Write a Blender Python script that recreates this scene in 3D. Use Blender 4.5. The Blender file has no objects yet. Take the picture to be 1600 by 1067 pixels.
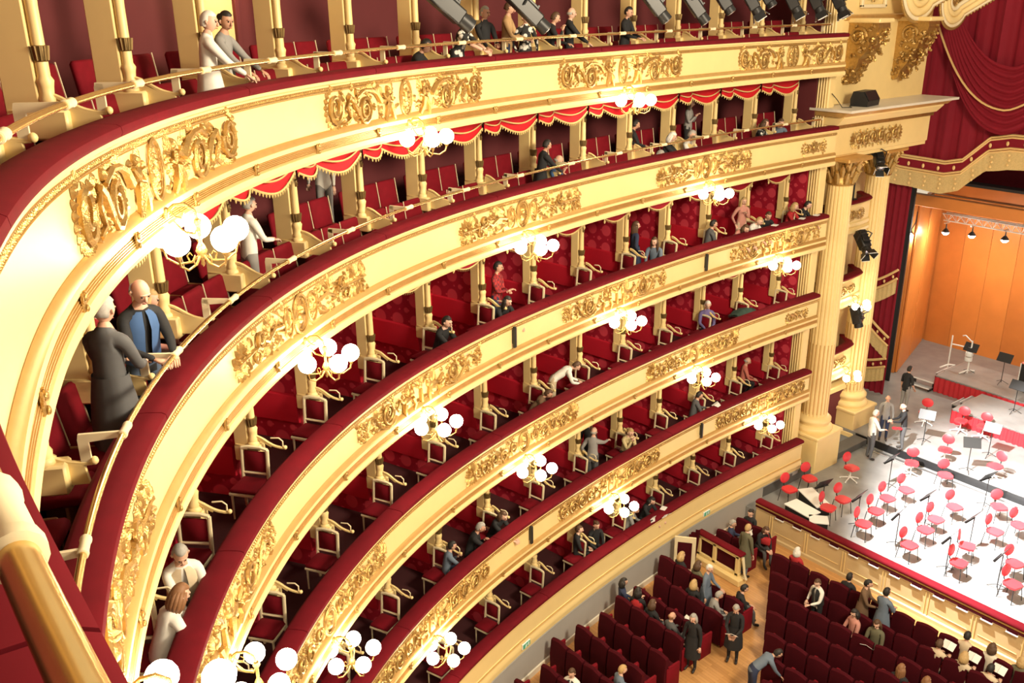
import bpy, bmesh, math, random
import numpy as np
from mathutils import Vector, Matrix
R = math.radians
PI = math.pi
rnd = random.Random(7)
SC = bpy.context.scene
COL = SC.collection
# ------------------------------------------------------------------ camera
CAM_Z = 15.48
HEAD = R(52.6)            # stage axis seen from the camera's own forward direction
PITCH = R(20.34)
ROLL = R(-0.648)
fwd_h = Vector((-math.sin(HEAD), math.cos(HEAD), 0))
right = Vector((math.cos(HEAD), math.sin(HEAD), 0))
fwd = fwd_h*math.cos(PITCH) + Vector((0, 0, -math.sin(PITCH)))
upv = fwd_h*math.sin(PITCH) + Vector((0, 0, math.cos(PITCH)))
cr, sr = math.cos(ROLL), math.sin(ROLL)
cx = right*cr + upv*sr
cy = upv*cr - right*sr
cam_d = bpy.data.cameras.new('camera')
cam_d.sensor_width = 36
cam_d.lens = 1426.6/1600*36
cam_d.clip_start = 0.05
cam_d.clip_end = 200
cam = bpy.data.objects.new('camera', cam_d)
COL.objects.link(cam)
mw = Matrix((cx, cy, -fwd)).transposed().to_4x4()
mw.translation = Vector((0, 0, CAM_Z))
cam.matrix_world = mw
SC.camera = cam
# ------------------------------------------------------------------ view
SC.view_settings.view_transform = 'Standard'
SC.view_settings.look = 'None'
SC.view_settings.gamma = 1
SC.view_settings.use_curve_mapping = False
SC.view_settings.exposure = 0.25
SC.cycles.use_denoising = True
SC.cycles.max_bounces = 6
SC.cycles.diffuse_bounces = 3
SC.cycles.glossy_bounces = 2
SC.cycles.transmission_bounces = 2
SC.cycles.sample_clamp_indirect = 6
# ------------------------------------------------------------------ light of the hall
world = bpy.data.worlds.new('hall_air')
SC.world = world
world.use_nodes = True
world.node_tree.nodes['Background'].inputs[0].default_value = (1.0, 0.83, 0.60, 1)
world.node_tree.nodes['Background'].inputs[1].default_value = 0.66
def light(name, kind, loc, energy, color, target=None, **kw):
    d = bpy.data.lights.new(name, kind)
    d.energy = energy
    d.color = color
    for k, v in kw.items():
        setattr(d, k, v)
    o = bpy.data.objects.new(name, d)
    COL.objects.link(o)
    o.location = loc
    if target is not None:
        o.rotation_euler = (Vector(target)-Vector(loc)).to_track_quat('-Z', 'Y').to_euler()
    return o
# the great chandelier under the dome, out of the picture to the right
light('chandelier_light', 'POINT', (1.0, 11.5, 17.5), 12000, (1.0, 0.84, 0.60), shadow_soft_size=1.6)
# stage lanterns on the left side of the house and the flown bar above the platform
STAGE_SPOTS = [((-13.0, 17.5, 17.5), (-8.8, 25.0, 0.6), 80000, 31), ((-12.0, 13.5, 17.5), (-10.3, 28.6, 0.6), 95000, 26),
               ((-9.0, 36.0, 11.0), (-9.0, 29.5, 0.9), 14000, 34)]
for i, (a, b, e, sz) in enumerate(STAGE_SPOTS):
    light('stage_spot', 'SPOT', a, e, (1.0, 0.97, 0.93), b, spot_size=R(sz), spot_blend=0.6, shadow_soft_size=0.12)
# ------------------------------------------------------------------ materials
MATS = {}
def mat(name, col, rough=0.6, metal=0.0, noise=0.0, nscale=8.0, bump=0.0, bscale=40.0, emis=None, estr=0.0, sheen=0.0, spec=0.5, alpha=None):
    m = bpy.data.materials.new(name)
    m.use_nodes = True
    nt = m.node_tree
    b = nt.nodes['Principled BSDF']
    b.inputs['Base Color'].default_value = (*col, 1)
    b.inputs['Roughness'].default_value = rough
    b.inputs['Metallic'].default_value = metal
    b.inputs['Specular IOR Level'].default_value = spec
    if sheen:
        b.inputs['Sheen Weight'].default_value = sheen
        b.inputs['Sheen Roughness'].default_value = 0.4
        b.inputs['Sheen Tint'].default_value = (min(1, col[0]*2.2+.1), col[1]*2+.02, col[2]*2+.02, 1)
    if noise:
        tc = nt.nodes.new('ShaderNodeTexCoord')
        nz = nt.nodes.new('ShaderNodeTexNoise')
        nz.inputs['Scale'].default_value = nscale
        nz.inputs['Detail'].default_value = 4
        nt.links.new(tc.outputs['Object'], nz.inputs['Vector'])
        mx = nt.nodes.new('ShaderNodeMix')
        mx.data_type = 'RGBA'
        mx.inputs[6].default_value = (*[c*(1-noise) for c in col], 1)
        mx.inputs[7].default_value = (*[min(1, c*(1+noise)) for c in col], 1)
        nt.links.new(nz.outputs['Fac'], mx.inputs[0])
        nt.links.new(mx.outputs[2], b.inputs['Base Color'])
    if bump:
        tc = nt.nodes.new('ShaderNodeTexCoord')
        nz = nt.nodes.new('ShaderNodeTexNoise')
        nz.inputs['Scale'].default_value = bscale
        nz.inputs['Detail'].default_value = 3
        nt.links.new(tc.outputs['Object'], nz.inputs['Vector'])
        bp = nt.nodes.new('ShaderNodeBump')
        bp.inputs['Strength'].default_value = bump
        bp.inputs['Distance'].default_value = 0.02
        nt.links.new(nz.outputs['Fac'], bp.inputs['Height'])
        nt.links.new(bp.outputs['Normal'], b.inputs['Normal'])
    if emis:
        b.inputs['Emission Color'].default_value = (*emis, 1)
        b.inputs['Emission Strength'].default_value = estr
    MATS[name] = m
    return m
mat('cream', (0.84, 0.635, 0.285), 0.45, noise=0.05, nscale=3)
mat('cream_pale', (0.80, 0.68, 0.44), 0.5, noise=0.05, nscale=3)
mat('gold', (0.52, 0.33, 0.11), 0.34, 0.8, noise=0.4, nscale=14, bump=0.4, bscale=60)  # noise darkens the colour in patches, like shade in the carving
mat('gold_backing', (0.34, 0.19, 0.06), 0.5, 0.3)  # dark gold backing that sets off the bead row
mat('gold_band', (0.66, 0.40, 0.13), 0.4, 0.55, noise=0.15, nscale=6)
mat('gold_dark', (0.22, 0.14, 0.05), 0.4, 0.6, noise=0.3, nscale=30)
mat('brass', (0.84, 0.60, 0.25), 0.25, 0.95, noise=0.08, nscale=20)
mat('velvet', (0.135, 0.0022, 0.008), 0.85, sheen=0.05, noise=0.25, nscale=5, spec=0.2)
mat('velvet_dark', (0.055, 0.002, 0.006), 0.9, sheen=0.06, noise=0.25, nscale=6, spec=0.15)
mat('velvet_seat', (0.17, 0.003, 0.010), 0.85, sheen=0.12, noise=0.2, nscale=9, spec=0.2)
mat('maroon', (0.125, 0.018, 0.022), 0.8, noise=0.12, nscale=2)
mat('maroon_dark', (0.05, 0.008, 0.010), 0.9, noise=0.2, nscale=3)
mat('swag_red', (0.55, 0.012, 0.02), 0.7, sheen=0.3, spec=0.25)
mat('swag_dark', (0.28, 0.008, 0.018), 0.75, sheen=0.2, spec=0.2)
mat('fringe', (0.80, 0.60, 0.25), 0.6)
mat('wood_seat', (0.34, 0.15, 0.05), 0.5, noise=0.25, nscale=6)
mat('black', (0.012, 0.012, 0.013), 0.45)
mat('black_metal', (0.02, 0.02, 0.021), 0.35, 0.2)
mat('steel', (0.6, 0.6, 0.6), 0.3, 0.9)
mat('white_metal', (0.8, 0.8, 0.78), 0.4)
mat('globe', (1, 0.95, 0.85), 0.3, emis=(1.0, 0.86, 0.62), estr=28)
mat('grey_wall', (0.42, 0.40, 0.37), 0.8, noise=0.06, nscale=2)
mat('marble', (0.72, 0.66, 0.54), 0.4, noise=0.08, nscale=3)
mat('paper', (0.85, 0.83, 0.78), 0.7)
mat('green_sign', (0.10, 0.42, 0.28), 0.5)
def damask():
    m = mat('damask', (0.25, 0.006, 0.02), 0.75, sheen=0.2, spec=0.2)
    nt = m.node_tree
    b = nt.nodes['Principled BSDF']
    uv = nt.nodes.new('ShaderNodeUVMap')
    fac = None
    for (off, sc, r0) in (((0, 0), 2.2, 0.34), ((0.5, 0.5), 2.2, 0.15), ((0.27, 0.0), 4.4, 0.12)):
        mp = nt.nodes.new('ShaderNodeMapping')
        mp.inputs['Location'].default_value = (off[0], off[1], 0)
        mp.inputs['Scale'].default_value = (sc, sc, 1)
        nt.links.new(uv.outputs[0], mp.inputs[0])
        vo = nt.nodes.new('ShaderNodeTexVoronoi')
        vo.voronoi_dimensions = '2D'
        vo.inputs['Scale'].default_value = 1
        vo.inputs['Randomness'].default_value = 0
        nt.links.new(mp.outputs[0], vo.inputs['Vector'])
        mr = nt.nodes.new('ShaderNodeMapRange')
        mr.inputs[1].default_value = r0
        mr.inputs[2].default_value = r0-0.05
        nt.links.new(vo.outputs['Distance'], mr.inputs[0])
        if fac is None:
            fac = mr.outputs[0]
        else:
            ad = nt.nodes.new('ShaderNodeMath')
            ad.operation = 'MAXIMUM'
            nt.links.new(fac, ad.inputs[0])
            nt.links.new(mr.outputs[0], ad.inputs[1])
            fac = ad.outputs[0]
    mx = nt.nodes.new('ShaderNodeMix')
    mx.data_type = 'RGBA'
    mx.inputs[6].default_value = (0.36, 0.010, 0.030, 1)
    mx.inputs[7].default_value = (0.62, 0.055, 0.085, 1)
    nt.links.new(fac, mx.inputs[0])
    nt.links.new(mx.outputs[2], b.inputs['Base Color'])
damask()
mat('pad_red', (0.50, 0.012, 0.03), 0.8, sheen=0.25, spec=0.2)
# ------------------------------------------------------------------ mesh builder
class MB:
    def __init__(s):
        s.v = []; s.f = []; s.uv = {}; s.fm = {}; s.m = 0
    def add(s, vs, fs, uvs=None):
        o = len(s.v)
        s.v.extend([tuple(map(float, p)) for p in vs])
        if s.m:
            for i in range(len(s.f), len(s.f)+len(fs)):
                s.fm[i] = s.m
        s.f.extend([tuple(i+o for i in f) for f in fs])
        if uvs is not None:
            for i, u in enumerate(uvs):
                s.uv[o+i] = u
        return s
    def box(s, c, size, rot=None, bev=0.0):
        hx, hy, hz = size[0]/2, size[1]/2, size[2]/2
        if bev <= 0:
            vs = [Vector((x*hx, y*hy, z*hz)) for x in (-1, 1) for y in (-1, 1) for z in (-1, 1)]
            fs = [(0, 1, 3, 2), (4, 6, 7, 5), (0, 4, 5, 1), (2, 3, 7, 6), (0, 2, 6, 4), (1, 5, 7, 3)]
        else:
            b = min(bev, hx*.98, hy*.98, hz*.98)
            vs = []; idx = {}
            for x in (-1, 1):
                for y in (-1, 1):
                    for z in (-1, 1):
                        for k in range(3):
                            p = [x*(hx-b), y*(hy-b), z*(hz-b)]
                            p[k] = (x*hx, y*hy, z*hz)[k]
                            idx[(x, y, z, k)] = len(vs)
                            vs.append(Vector(p))
            g = lambda x, y, z, k: idx[(x, y, z, k)]
            fs = []
            for sx in (-1, 1):
                q = [g(sx, -1, -1, 0), g(sx, 1, -1, 0), g(sx, 1, 1, 0), g(sx, -1, 1, 0)]; fs.append(q if sx > 0 else q[::-1])
                q = [g(-1, sx, -1, 1), g(-1, sx, 1, 1), g(1, sx, 1, 1), g(1, sx, -1, 1)]; fs.append(q if sx > 0 else q[::-1])
                q = [g(-1, -1, sx, 2), g(1, -1, sx, 2), g(1, 1, sx, 2), g(-1, 1, sx, 2)]; fs.append(q if sx > 0 else q[::-1])
            for a in (-1, 1):
                for c2 in (-1, 1):
                    q = [g(a, c2, -1, 0), g(a, c2, -1, 1), g(a, c2, 1, 1), g(a, c2, 1, 0)]; fs.append(q if a*c2 > 0 else q[::-1])
                    q = [g(-1, a, c2, 1), g(-1, a, c2, 2), g(1, a, c2, 2), g(1, a, c2, 1)]; fs.append(q if a*c2 > 0 else q[::-1])
                    q = [g(a, -1, c2, 2), g(a, -1, c2, 0), g(a, 1, c2, 0), g(a, 1, c2, 2)]; fs.append(q if a*c2 > 0 else q[::-1])
                    for e in (-1, 1):
                        q = [g(a, c2, e, 0), g(a, c2, e, 1), g(a, c2, e, 2)]; fs.append(q if a*c2*e > 0 else q[::-1])
        if rot is not None:
            vs = [rot @ p for p in vs]
        c = Vector(c)
        return s.add([p+c for p in vs], fs)
    def tube(s, pts, rad, n=8, cap=True, closed=False, flat=1.0, flatdir=None):
        pts = [Vector(p) for p in pts]
        m = len(pts)
        rad = [rad]*m if isinstance(rad, (int, float)) else list(rad)
        vs = []; prev = None
        for i, p in enumerate(pts):
            a = pts[(i-1) % m] if (closed or i > 0) else pts[i]
            b = pts[(i+1) % m] if (closed or i < m-1) else pts[i]
            t = (b-a)
            t = t.normalized() if t.length > 1e-9 else Vector((0, 0, 1))
            if prev is None:
                ref = Vector(flatdir) if flatdir is not None else (Vector((0, 0, 1)) if abs(t.z) < .9 else Vector((1, 0, 0)))
                u = (ref - t*ref.dot(t)).normalized()
            else:
                u = (prev - t*prev.dot(t))
                u = u.normalized() if u.length > 1e-6 else prev
            prev = u
            w = t.cross(u)
            for k in range(n):
                an = 2*PI*k/n
                vs.append(p + (u*math.cos(an)*flat + w*math.sin(an))*rad[i])
        fs = []
        for i in range(m if closed else m-1):
            for k in range(n):
                k2 = (k+1) % n; j = (i+1) % m
                fs.append((i*n+k, i*n+k2, j*n+k2, j*n+k))
        if cap and not closed:
            fs.append(tuple(range(n))[::-1]); fs.append(tuple((m-1)*n+k for k in range(n)))
        return s.add(vs, fs)
    def lathe(s, prof, n=16, c=(0, 0, 0), sx=1.0, sy=1.0, rot=None, a0=0.0, a1=2*PI):
        full = abs(a1-a0-2*PI) < 1e-6
        nn = n if full else n+1
        vs = []
        for r, z in prof:
            for k in range(nn):
                an = a0+(a1-a0)*k/n
                p = Vector((r*math.cos(an)*sx, r*math.sin(an)*sy, z))
                vs.append((rot @ p if rot is not None else p)+Vector(c))
        fs = []
        for i in range(len(prof)-1):
            for k in range(n):
                k2 = (k+1) % nn
                fs.append((i*nn+k, i*nn+k2, (i+1)*nn+k2, (i+1)*nn+k))
        if full:
            fs.append(tuple(range(nn))[::-1]); fs.append(tuple((len(prof)-1)*nn+k for k in range(nn)))
        return s.add(vs, fs)
    def sphere(s, c, r, nu=10, nv=7, sc=(1, 1, 1), rot=None):
        vs = []
        for j in range(nv+1):
            th = PI*j/nv
            for i in range(nu):
                ph = 2*PI*i/nu
                p = Vector((math.sin(th)*math.cos(ph)*r*sc[0], math.sin(th)*math.sin(ph)*r*sc[1], math.cos(th)*r*sc[2]))
                vs.append((rot @ p if rot is not None else p)+Vector(c))
        fs = []
        for j in range(nv):
            for i in range(nu):
                i2 = (i+1) % nu
                a, b, c2, d = j*nu+i, (j+1)*nu+i, (j+1)*nu+i2, j*nu+i2
                if j == 0: fs.append((a, b, c2))
                elif j == nv-1: fs.append((a, b, d))
                else: fs.append((a, b, c2, d))
        return s.add(vs, fs)
    def grid(s, P, uv=None, closed_u=False):
        n = len(P); m = len(P[0])
        vs = [p for row in P for p in row]
        fs = []
        for i in range(n if closed_u else n-1):
            for j in range(m-1):
                i2 = (i+1) % n
                fs.append((i*m+j, i2*m+j, i2*m+j+1, i*m+j+1))
        u = [q for row in uv for q in row] if uv is not None else None
        return s.add(vs, fs, u)
    def prism(s, poly, depth, fn):
        # poly: 2D outline, extruded 0..depth, fn(x, y, t) -> world point
        n = len(poly)
        vs = [fn(x, y, 0.0) for x, y in poly]+[fn(x, y, depth) for x, y in poly]
        fs = [tuple(range(n))[::-1], tuple(range(n, 2*n))]
        for i in range(n):
            j = (i+1) % n
            fs.append((i, j, n+j, n+i))
        return s.add(vs, fs)
    def mesh(s, name, mats, smooth=None):
        me = bpy.data.meshes.new(name)
        me.from_pydata(s.v, [], s.f)
        if not isinstance(mats, (list, tuple)):
            mats = [mats]
        for m in mats:
            me.materials.append(MATS[m] if isinstance(m, str) else m)
        if s.fm:
            mi = np.zeros(len(s.f), dtype=np.int32)
            for k, v in s.fm.items():
                mi[k] = v
            me.polygons.foreach_set('material_index', mi)
        if s.uv:
            lay = me.uv_layers.new(name='UVMap')
            vi = np.zeros(len(me.loops), dtype=np.int32)
            me.loops.foreach_get('vertex_index', vi)
            arr = np.zeros((len(s.v), 2), dtype=np.float32)
            for k, v in s.uv.items():
                arr[k] = v
            lay.data.foreach_set('uv', arr[vi].ravel())
        bm = bmesh.new(); bm.from_mesh(me)
        bmesh.ops.recalc_face_normals(bm, faces=bm.faces)
        bm.to_mesh(me); bm.free()
        if smooth is not None:
            me.shade_smooth()
            if smooth < 179:
                try:
                    me.set_sharp_from_angle(angle=R(smooth))
                except Exception:
                    pass
        return me
    def build(s, name, mats, parent=None, smooth=None, world=True):
        o = bpy.data.objects.new(name, s.mesh(name, mats, smooth))
        COL.objects.link(o)
        if parent is not None:
            adopt(o, parent, world)
        return o
def adopt(o, parent, world=True):
    o.parent = parent
    if world:
        m = parent.matrix_basis.copy(); p = parent
        while p.parent is not None:
            m = p.parent.matrix_basis @ p.matrix_parent_inverse @ m
            p = p.parent
        o.matrix_parent_inverse = m.inverted()
def tag(o, label, cat, group=None, kind=None):
    if label: o['label'] = label
    if cat: o['category'] = cat
    if group: o['group'] = group
    if kind: o['kind'] = kind
    return o
def struct(o):
    o['kind'] = 'structure'
    return o
def thing(name, label, cat, loc=(0, 0, 0), rz=0.0, group=None):
    o = bpy.data.objects.new(name, None)
    COL.objects.link(o)
    o.empty_display_size = 0.1
    o.location = loc; o.rotation_euler = (0, 0, rz)
    return tag(o, label, cat, group)
def obj(name, me, parent=None):
    o = bpy.data.objects.new(name, me)
    COL.objects.link(o)
    if parent is not None:
        o.parent = parent
    return o
def copy_tree(root, loc, rz, label=None, group=None, rx=0.0):
    r = root.copy(); COL.objects.link(r)
    r.location = loc; r.rotation_euler = (rx, 0, rz)
    if label: r['label'] = label
    if group: r['group'] = group
    for ch in list(root.children):
        c = ch.copy(); COL.objects.link(c); c.parent = r
        for g in list(ch.children):
            d = g.copy(); COL.objects.link(d); d.parent = c
    return r
ORD = ['zeroth', 'first', 'second', 'third', 'fourth', 'fifth', 'sixth', 'seventh', 'eighth', 'ninth', 'tenth', 'eleventh', 'twelfth',
       'thirteenth', 'fourteenth', 'fifteenth', 'sixteenth', 'seventeenth', 'eighteenth', 'nineteenth', 'twentieth']
# ------------------------------------------------------------------ horseshoe plan: u counts boxes
UPTS = [(2.1, .45), (.41, .19), (-1.31, .13), (-3.03, .22), (-4.71, .61), (-6.33, 1.2), (-7.85, 2.0), (-9.25, 3.0), (-10.51, 4.18), (-11.59, 5.52),
        (-12.49, 6.98), (-13.22, 8.55), (-13.79, 10.17), (-14.24, 11.83), (-14.61, 13.52), (-14.9, 15.21), (-15.13, 16.92),
        (-15.31, 18.63), (-15.41, 20.35), (-15.46, 22.07), (-15.47, 23.8), (-15.47, 25.5)]
U0 = -6.5
BOX = 1.72
def _plan():
    P = np.array([(2*UPTS[0][0]-UPTS[1][0], 2*UPTS[0][1]-UPTS[1][1])]+UPTS+[(2*UPTS[-1][0]-UPTS[-2][0], 2*UPTS[-1][1]-UPTS[-2][1])])
    us = []; xs = []
    for i in range(1, len(P)-2):
        for k in range(50):
            t = k/50
            p0, p1, p2, p3 = P[i-1:i+3]
            xs.append(0.5*((2*p1)+(-p0+p2)*t+(2*p0-5*p1+4*p2-p3)*t*t+(-p0+3*p1-3*p2+p3)*t**3))
            us.append(U0+i-1+t)
    us = np.array(us); xs = np.array(xs)
    T = np.gradient(xs, us, axis=0)
    T /= np.linalg.norm(T, axis=1)[:, None]
    return us, xs, T
US, XS, TS = _plan()
def wp(u, d=0.0, z=0.0):
    u = np.asarray(u, float)
    x = np.interp(u, US, XS[:, 0]); y = np.interp(u, US, XS[:, 1])
    tx = np.interp(u, US, TS[:, 0]); ty = np.interp(u, US, TS[:, 1])
    return np.stack(np.broadcast_arrays(x-ty*d, y+tx*d, np.asarray(z, float)+x*0), -1)
def wv(u, d=0.0, z=0.0):
    return Vector(wp(u, d, z).tolist())
def wang(u):
    return math.atan2(float(np.interp(u, US, TS[:, 1])), float(np.interp(u, US, TS[:, 0])))
def sweep(mb, u0, u1, prof, step=0.1, closed=False, uvs=False):
    n = max(2, int(round((u1-u0)/step))+1)
    us = np.linspace(u0, u1, n)
    pr = list(prof)+([prof[0]] if closed else [])
    P = [[tuple(q) for q in wp(u, np.array([d for d, z in pr]), np.array([z for d, z in pr]))] for u in us]
    L = [0.0]
    for a, b in zip(pr[:-1], pr[1:]):
        L.append(L[-1]+math.hypot(b[0]-a[0], b[1]-a[1]))
    uv = [[(u*BOX, l) for l in L] for u in us] if uvs else None
    mb.grid(P, uv)
    if closed:
        m = len(pr)
        for row in (0, n-1):
            mb.add(P[row][:-1], [tuple(range(m-1))])
    return mb
# ================================================================== the tiers
UE = 13.42
TI = {  # clip height, cushion underside, first u of the sweep, first column
 'A': dict(zc=13.62, zv=14.50, u0=-6.3, c0=-3, word='top gallery'),
 'B': dict(zc=11.10, zv=11.97, u0=-5.0, c0=-3, word='second gallery from top'),
 'C': dict(zc=8.60, zv=9.40, u0=-4.0, c0=-2, word='upper box tier'),
 'D': dict(zc=6.14, zv=6.94, u0=-3.0, c0=0, word='middle box tier'),
 'E': dict(zc=3.65, zv=4.42, u0=-1.0, c0=1, word='lower box tier'),
 'F': dict(zc=1.20, zv=1.98, u0=0.0, c0=3, word='lowest box tier')}
for k, t in TI.items():
    t['zl'] = t['zv']+0.10            # top of the cushion
    t['bot'] = t['zc']-0.15           # underside of the parapet
    t['fl'] = t['zl']-(0.90 if k in 'AB' else 0.88)
ORDER = 'ABCDEF'
CEIL_A = 17.6
def ceil_of(k):
    return CEIL_A if k == 'A' else TI[ORDER[ORDER.index(k)-1]]['bot']
TLAB = {
 'A': 'topmost gallery with cream parapet, red velvet ledge, brass handrail and winged gilt ornaments',
 'B': 'gallery just below the top one, brass handrail, oval gilt medallions, scarlet swags overhead',
 'C': 'highest tier of closed boxes, below the two railed galleries, griffin ornaments on its parapet',
 'D': 'box tier third from the floor, oval medallions and leafy gilding on its parapet',
 'E': 'box tier second from the floor, gilt trophies and scrolls on its parapet',
 'F': 'lowest box tier with plain undecorated cream parapet above the grey stalls wall'}
TIER = {}
for k in ORDER:
    t = TI[k]
    p = wv(5, 0.1, t['fl'])
    TIER[k] = thing('gallery_tier' if k in 'AB' else 'box_tier', TLAB[k], 'balcony', p)
def bead_row(mb, u0, u1, d, z, r, pitch):
    n = int((u1-u0)*BOX/pitch)
    # little octahedral beads, every one real geometry
    us = np.linspace(u0, u1, n)
    C = wp(us, d, z)
    ang = np.arctan2(np.interp(us, US, TS[:, 1]), np.interp(us, US, TS[:, 0]))
    vs = []; fs = []
    for c, a in zip(C, ang):
        o = len(vs); tx, ty = math.cos(a)*r*.95, math.sin(a)*r*.95
        nx, ny = math.sin(a)*r, -math.cos(a)*r
        vs += [(c[0]+tx, c[1]+ty, c[2]), (c[0]-tx, c[1]-ty, c[2]), (c[0]+nx, c[1]+ny, c[2]), (c[0], c[1], c[2]+r*1.3), (c[0], c[1], c[2]-r*1.3)]
        fs += [(o, o+2, o+3), (o+2, o+1, o+3), (o, o+4, o+2), (o+2, o+4, o+1)]
    mb.add(vs, fs)
# ---- meshes shared by the columns (local: x along the tier, y outwards, z up from the cushion top)
SY = .92                                                           # set-back of the column shafts
def column_meshes(h, rail):
    b = MB()
    b.box((0, 1.12 if rail else 1.08, h/2-.06), (.14, .30 if rail else .22, h+.12), bev=.012)         # fin between two boxes
    b.box((0, 1.00 if rail else .99, -.08), (.20, .52 if rail else .40, .26), bev=.02)               # plinth
    b.box((0, 1.05 if rail else 1.02, h-.07), (.22, .40 if rail else .34, .14), bev=.02)              # head block
    body = b.mesh('column_body', 'cream', 40)
    b = MB()
    prof = [(.100, .04), (.100, .08), (.076, .10), (.082, .14), (.062, .18), (.068, .24), (.078, .29), (.056, .33), (.053, h*.30), (.056, h*.32), (.053, h*.5), (.050, h*.80), (.062, h*.81), (.062, h*.84), (.050, h*.85), (.054, h-.14), (.08, h-.10), (.08, h-.05)]
    b.lathe(prof, 12, (0, SY, 0))
    shaft = b.mesh('column_shaft', 'cream', 50)
    b = MB()
    zc = .40 if h < 2 else .52
    b.lathe([(.050, zc-.08), (.066, zc-.055), (.074, zc+.03), (.077, zc+.06), (.054, zc+.065)], 12, (0, SY, 0))
    for k in range(12):
        a = 2*PI*k/12
        b.tube([(math.cos(a)*.064, SY+math.sin(a)*.064, zc-.06), (math.cos(a)*.078, SY+math.sin(a)*.078, zc+.06)], [.007, .010], 4)
    collar = b.mesh('gilt_collar', 'gold_dark', 60)
    pl = []
    for z0, z1 in ((h*.62, h*.70), (h*.86, h-.15)):
        b = MB()
        b.box((0, SY-.052, (z0+z1)/2), (.055, .03, (z1-z0)), bev=.008)
        b.sphere((0, SY-.07, (z0+z1)/2), .018, 6, 5, (1, .8, 1))
        pl.append(b.mesh('gilt_plaque', 'gold_dark', 60))
    b = MB()                                                       # scrolled foot reaching forward to the cushion
    pts = []
    for i in range(15):
        s = i/14
        pts.append((0, .84-.54*s, .17*(1-s)**1.5+.012+.035*math.sin(s*PI*2)*(1-s)))
    b.tube(pts, [.022]*14+[.018], 6)
    b.sphere((0, .285, .032), .036, 8, 6)
    if not rail:
        b = MB()
        pts = [(0, .86-.46*i/14, .15*(1-i/14)**1.4+.02+.03*math.sin(i/14*PI*2)*(1-i/14)) for i in range(15)]
        b.tube(pts, [.022]*14+[.017], 6); b.sphere((0, .385, .034), .032, 8, 6); b.tube([(p[0], p[1], p[2]-.03) for p in pts[:9]], .020, 5)
    if rail: b.prism([(.86, -.16), (.86, .16), (.74, .13), (.62, .075), (.50, .03), (.36, .0), (.34, -.16)], .04, lambda x, y, t: Vector((t-.02, x, y)))
    foot = b.mesh('scroll_foot', 'cream', 50)
    b = MB()                                                       # flat angular bracket standing over the scroll
    if rail:
        b.prism([(.30, .0), (.38, .0), (.38, .23), (.36, .26), (.30, .26)], .03, lambda x, y, t: Vector((t-.015, x, y)))
        b.prism([(.03, .225), (.30, .20), (.38, .22), (.37, .27), (.03, .27)], .03, lambda x, y, t: Vector((t-.015, x, y)))
    else:
        b.tube([(0, .60, .16), (0, .47, .175), (0, .415, .13), (0, .42, .04)], .012, 5)
    brk = b.mesh('foot_bracket', 'cream_pale', 40)
    return body, shaft, collar, pl, foot, brk
def add_column(k, u, ms):
    t = TI[k]
    body, shaft, collar, pl, foot, brk = ms
    o = obj('column', body)
    sh_ = float(np.interp(u, [-3, -1, 0, 3, 6], [-.34, -.26, -.12, .0, .08]))
    o.location = wv(u, sh_, t['zl']); o.rotation_euler = (0, 0, wang(u))
    adopt(o, TIER[k])
    for nm, me in (('shaft', shaft), ('gilt_collar', collar), ('gilt_plaque', pl[0]), ('gilt_plaque', pl[1]), ('scroll_foot', foot), ('foot_bracket', brk)):
        c = obj(nm, me, o)
        if nm in ('scroll_foot', 'foot_bracket'): c.location = (0, -sh_, 0)
    return o
# ---- valances
def swag(mb, fr, u0, u1, d, z, drop, sag, big=True):
    n = 14 if big else 7
    us = np.linspace(u0, u1, n+1)
    m = 5
    rows = []
    for i, u in enumerate(us):
        s = i/n
        low = drop+sag*math.sin(PI*s)
        row = []
        for j in range(m+1):
            q = j/m
            zz = z-low*q
            dd = d-0.03*math.sin(PI*s)*math.sin(q*PI*2.5)-.035*q*math.sin(PI*s)
            row.append(tuple(wp(u, dd, zz)))
        rows.append(row)
    mb.grid(rows)
    # braid and fringe
    br = [rows[i][m-2] for i in range(n+1)]
    lo = [rows[i][m] for i in range(n+1)]
    off = [Vector(wp(us[i], d-.075*math.sin(PI*i/n)-.02, 0).tolist()) for i in range(n+1)]
    fr.tube([Vector((off[i].x, off[i].y, br[i][2])) for i in range(n+1)], .014 if big else .012, 4)
    fr.tube([Vector((off[i].x, off[i].y, lo[i][2])) for i in range(n+1)], .016, 4)
    nt = int((u1-u0)*BOX/.062)
    for q in range(nt+1):
        s = q/max(1, nt); i = min(n-1, int(s*n)); f = s*n-i
        c = off[i].lerp(off[i+1], f); zz = lo[i][2]*(1-f)+lo[i+1][2]*f
        fr.tube([(c.x, c.y, zz), (c.x, c.y, zz-.035), (c.x, c.y, zz-.06)], [.006, .013, .004], 4, cap=False)
def garland(mb, fr, u0, u1, d, z, drop, sag):
    n = 12
    us = np.linspace(u0, u1, n+1)
    rows = []
    for i, u in enumerate(us):
        s = i/n
        low = drop+sag*math.sin(PI*s)
        rows.append([tuple(wp(u, d-.02*math.sin(q*PI*2)*math.sin(PI*s), z-low*q)) for q in (0, .25, .5, .75, 1)])
    mb.grid(rows)
    off = [Vector(wp(us[i], d-.03, rows[i][4][2]).tolist()) for i in range(n+1)]
    fr.tube(off, .011, 5)
    nt = int((u1-u0)*BOX/.05)
    for q in range(nt+1):
        s = q/max(1, nt); i = min(n-1, int(s*n)); f = s*n-i
        c = off[i].lerp(off[i+1], f)
        fr.tube([c, c-Vector((0, 0, .05))], [.007, .004], 3, cap=False)
    for uu in (u0+.02, u1-.02):
        c = wv(uu, d-.035, z-drop)
        fr.tube([c+Vector((0, 0, .03)), c-Vector((0, 0, .05)), c-Vector((0, 0, .10)), c-Vector((0, 0, .14))], [.008, .012, .026, .010], 6)
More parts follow.
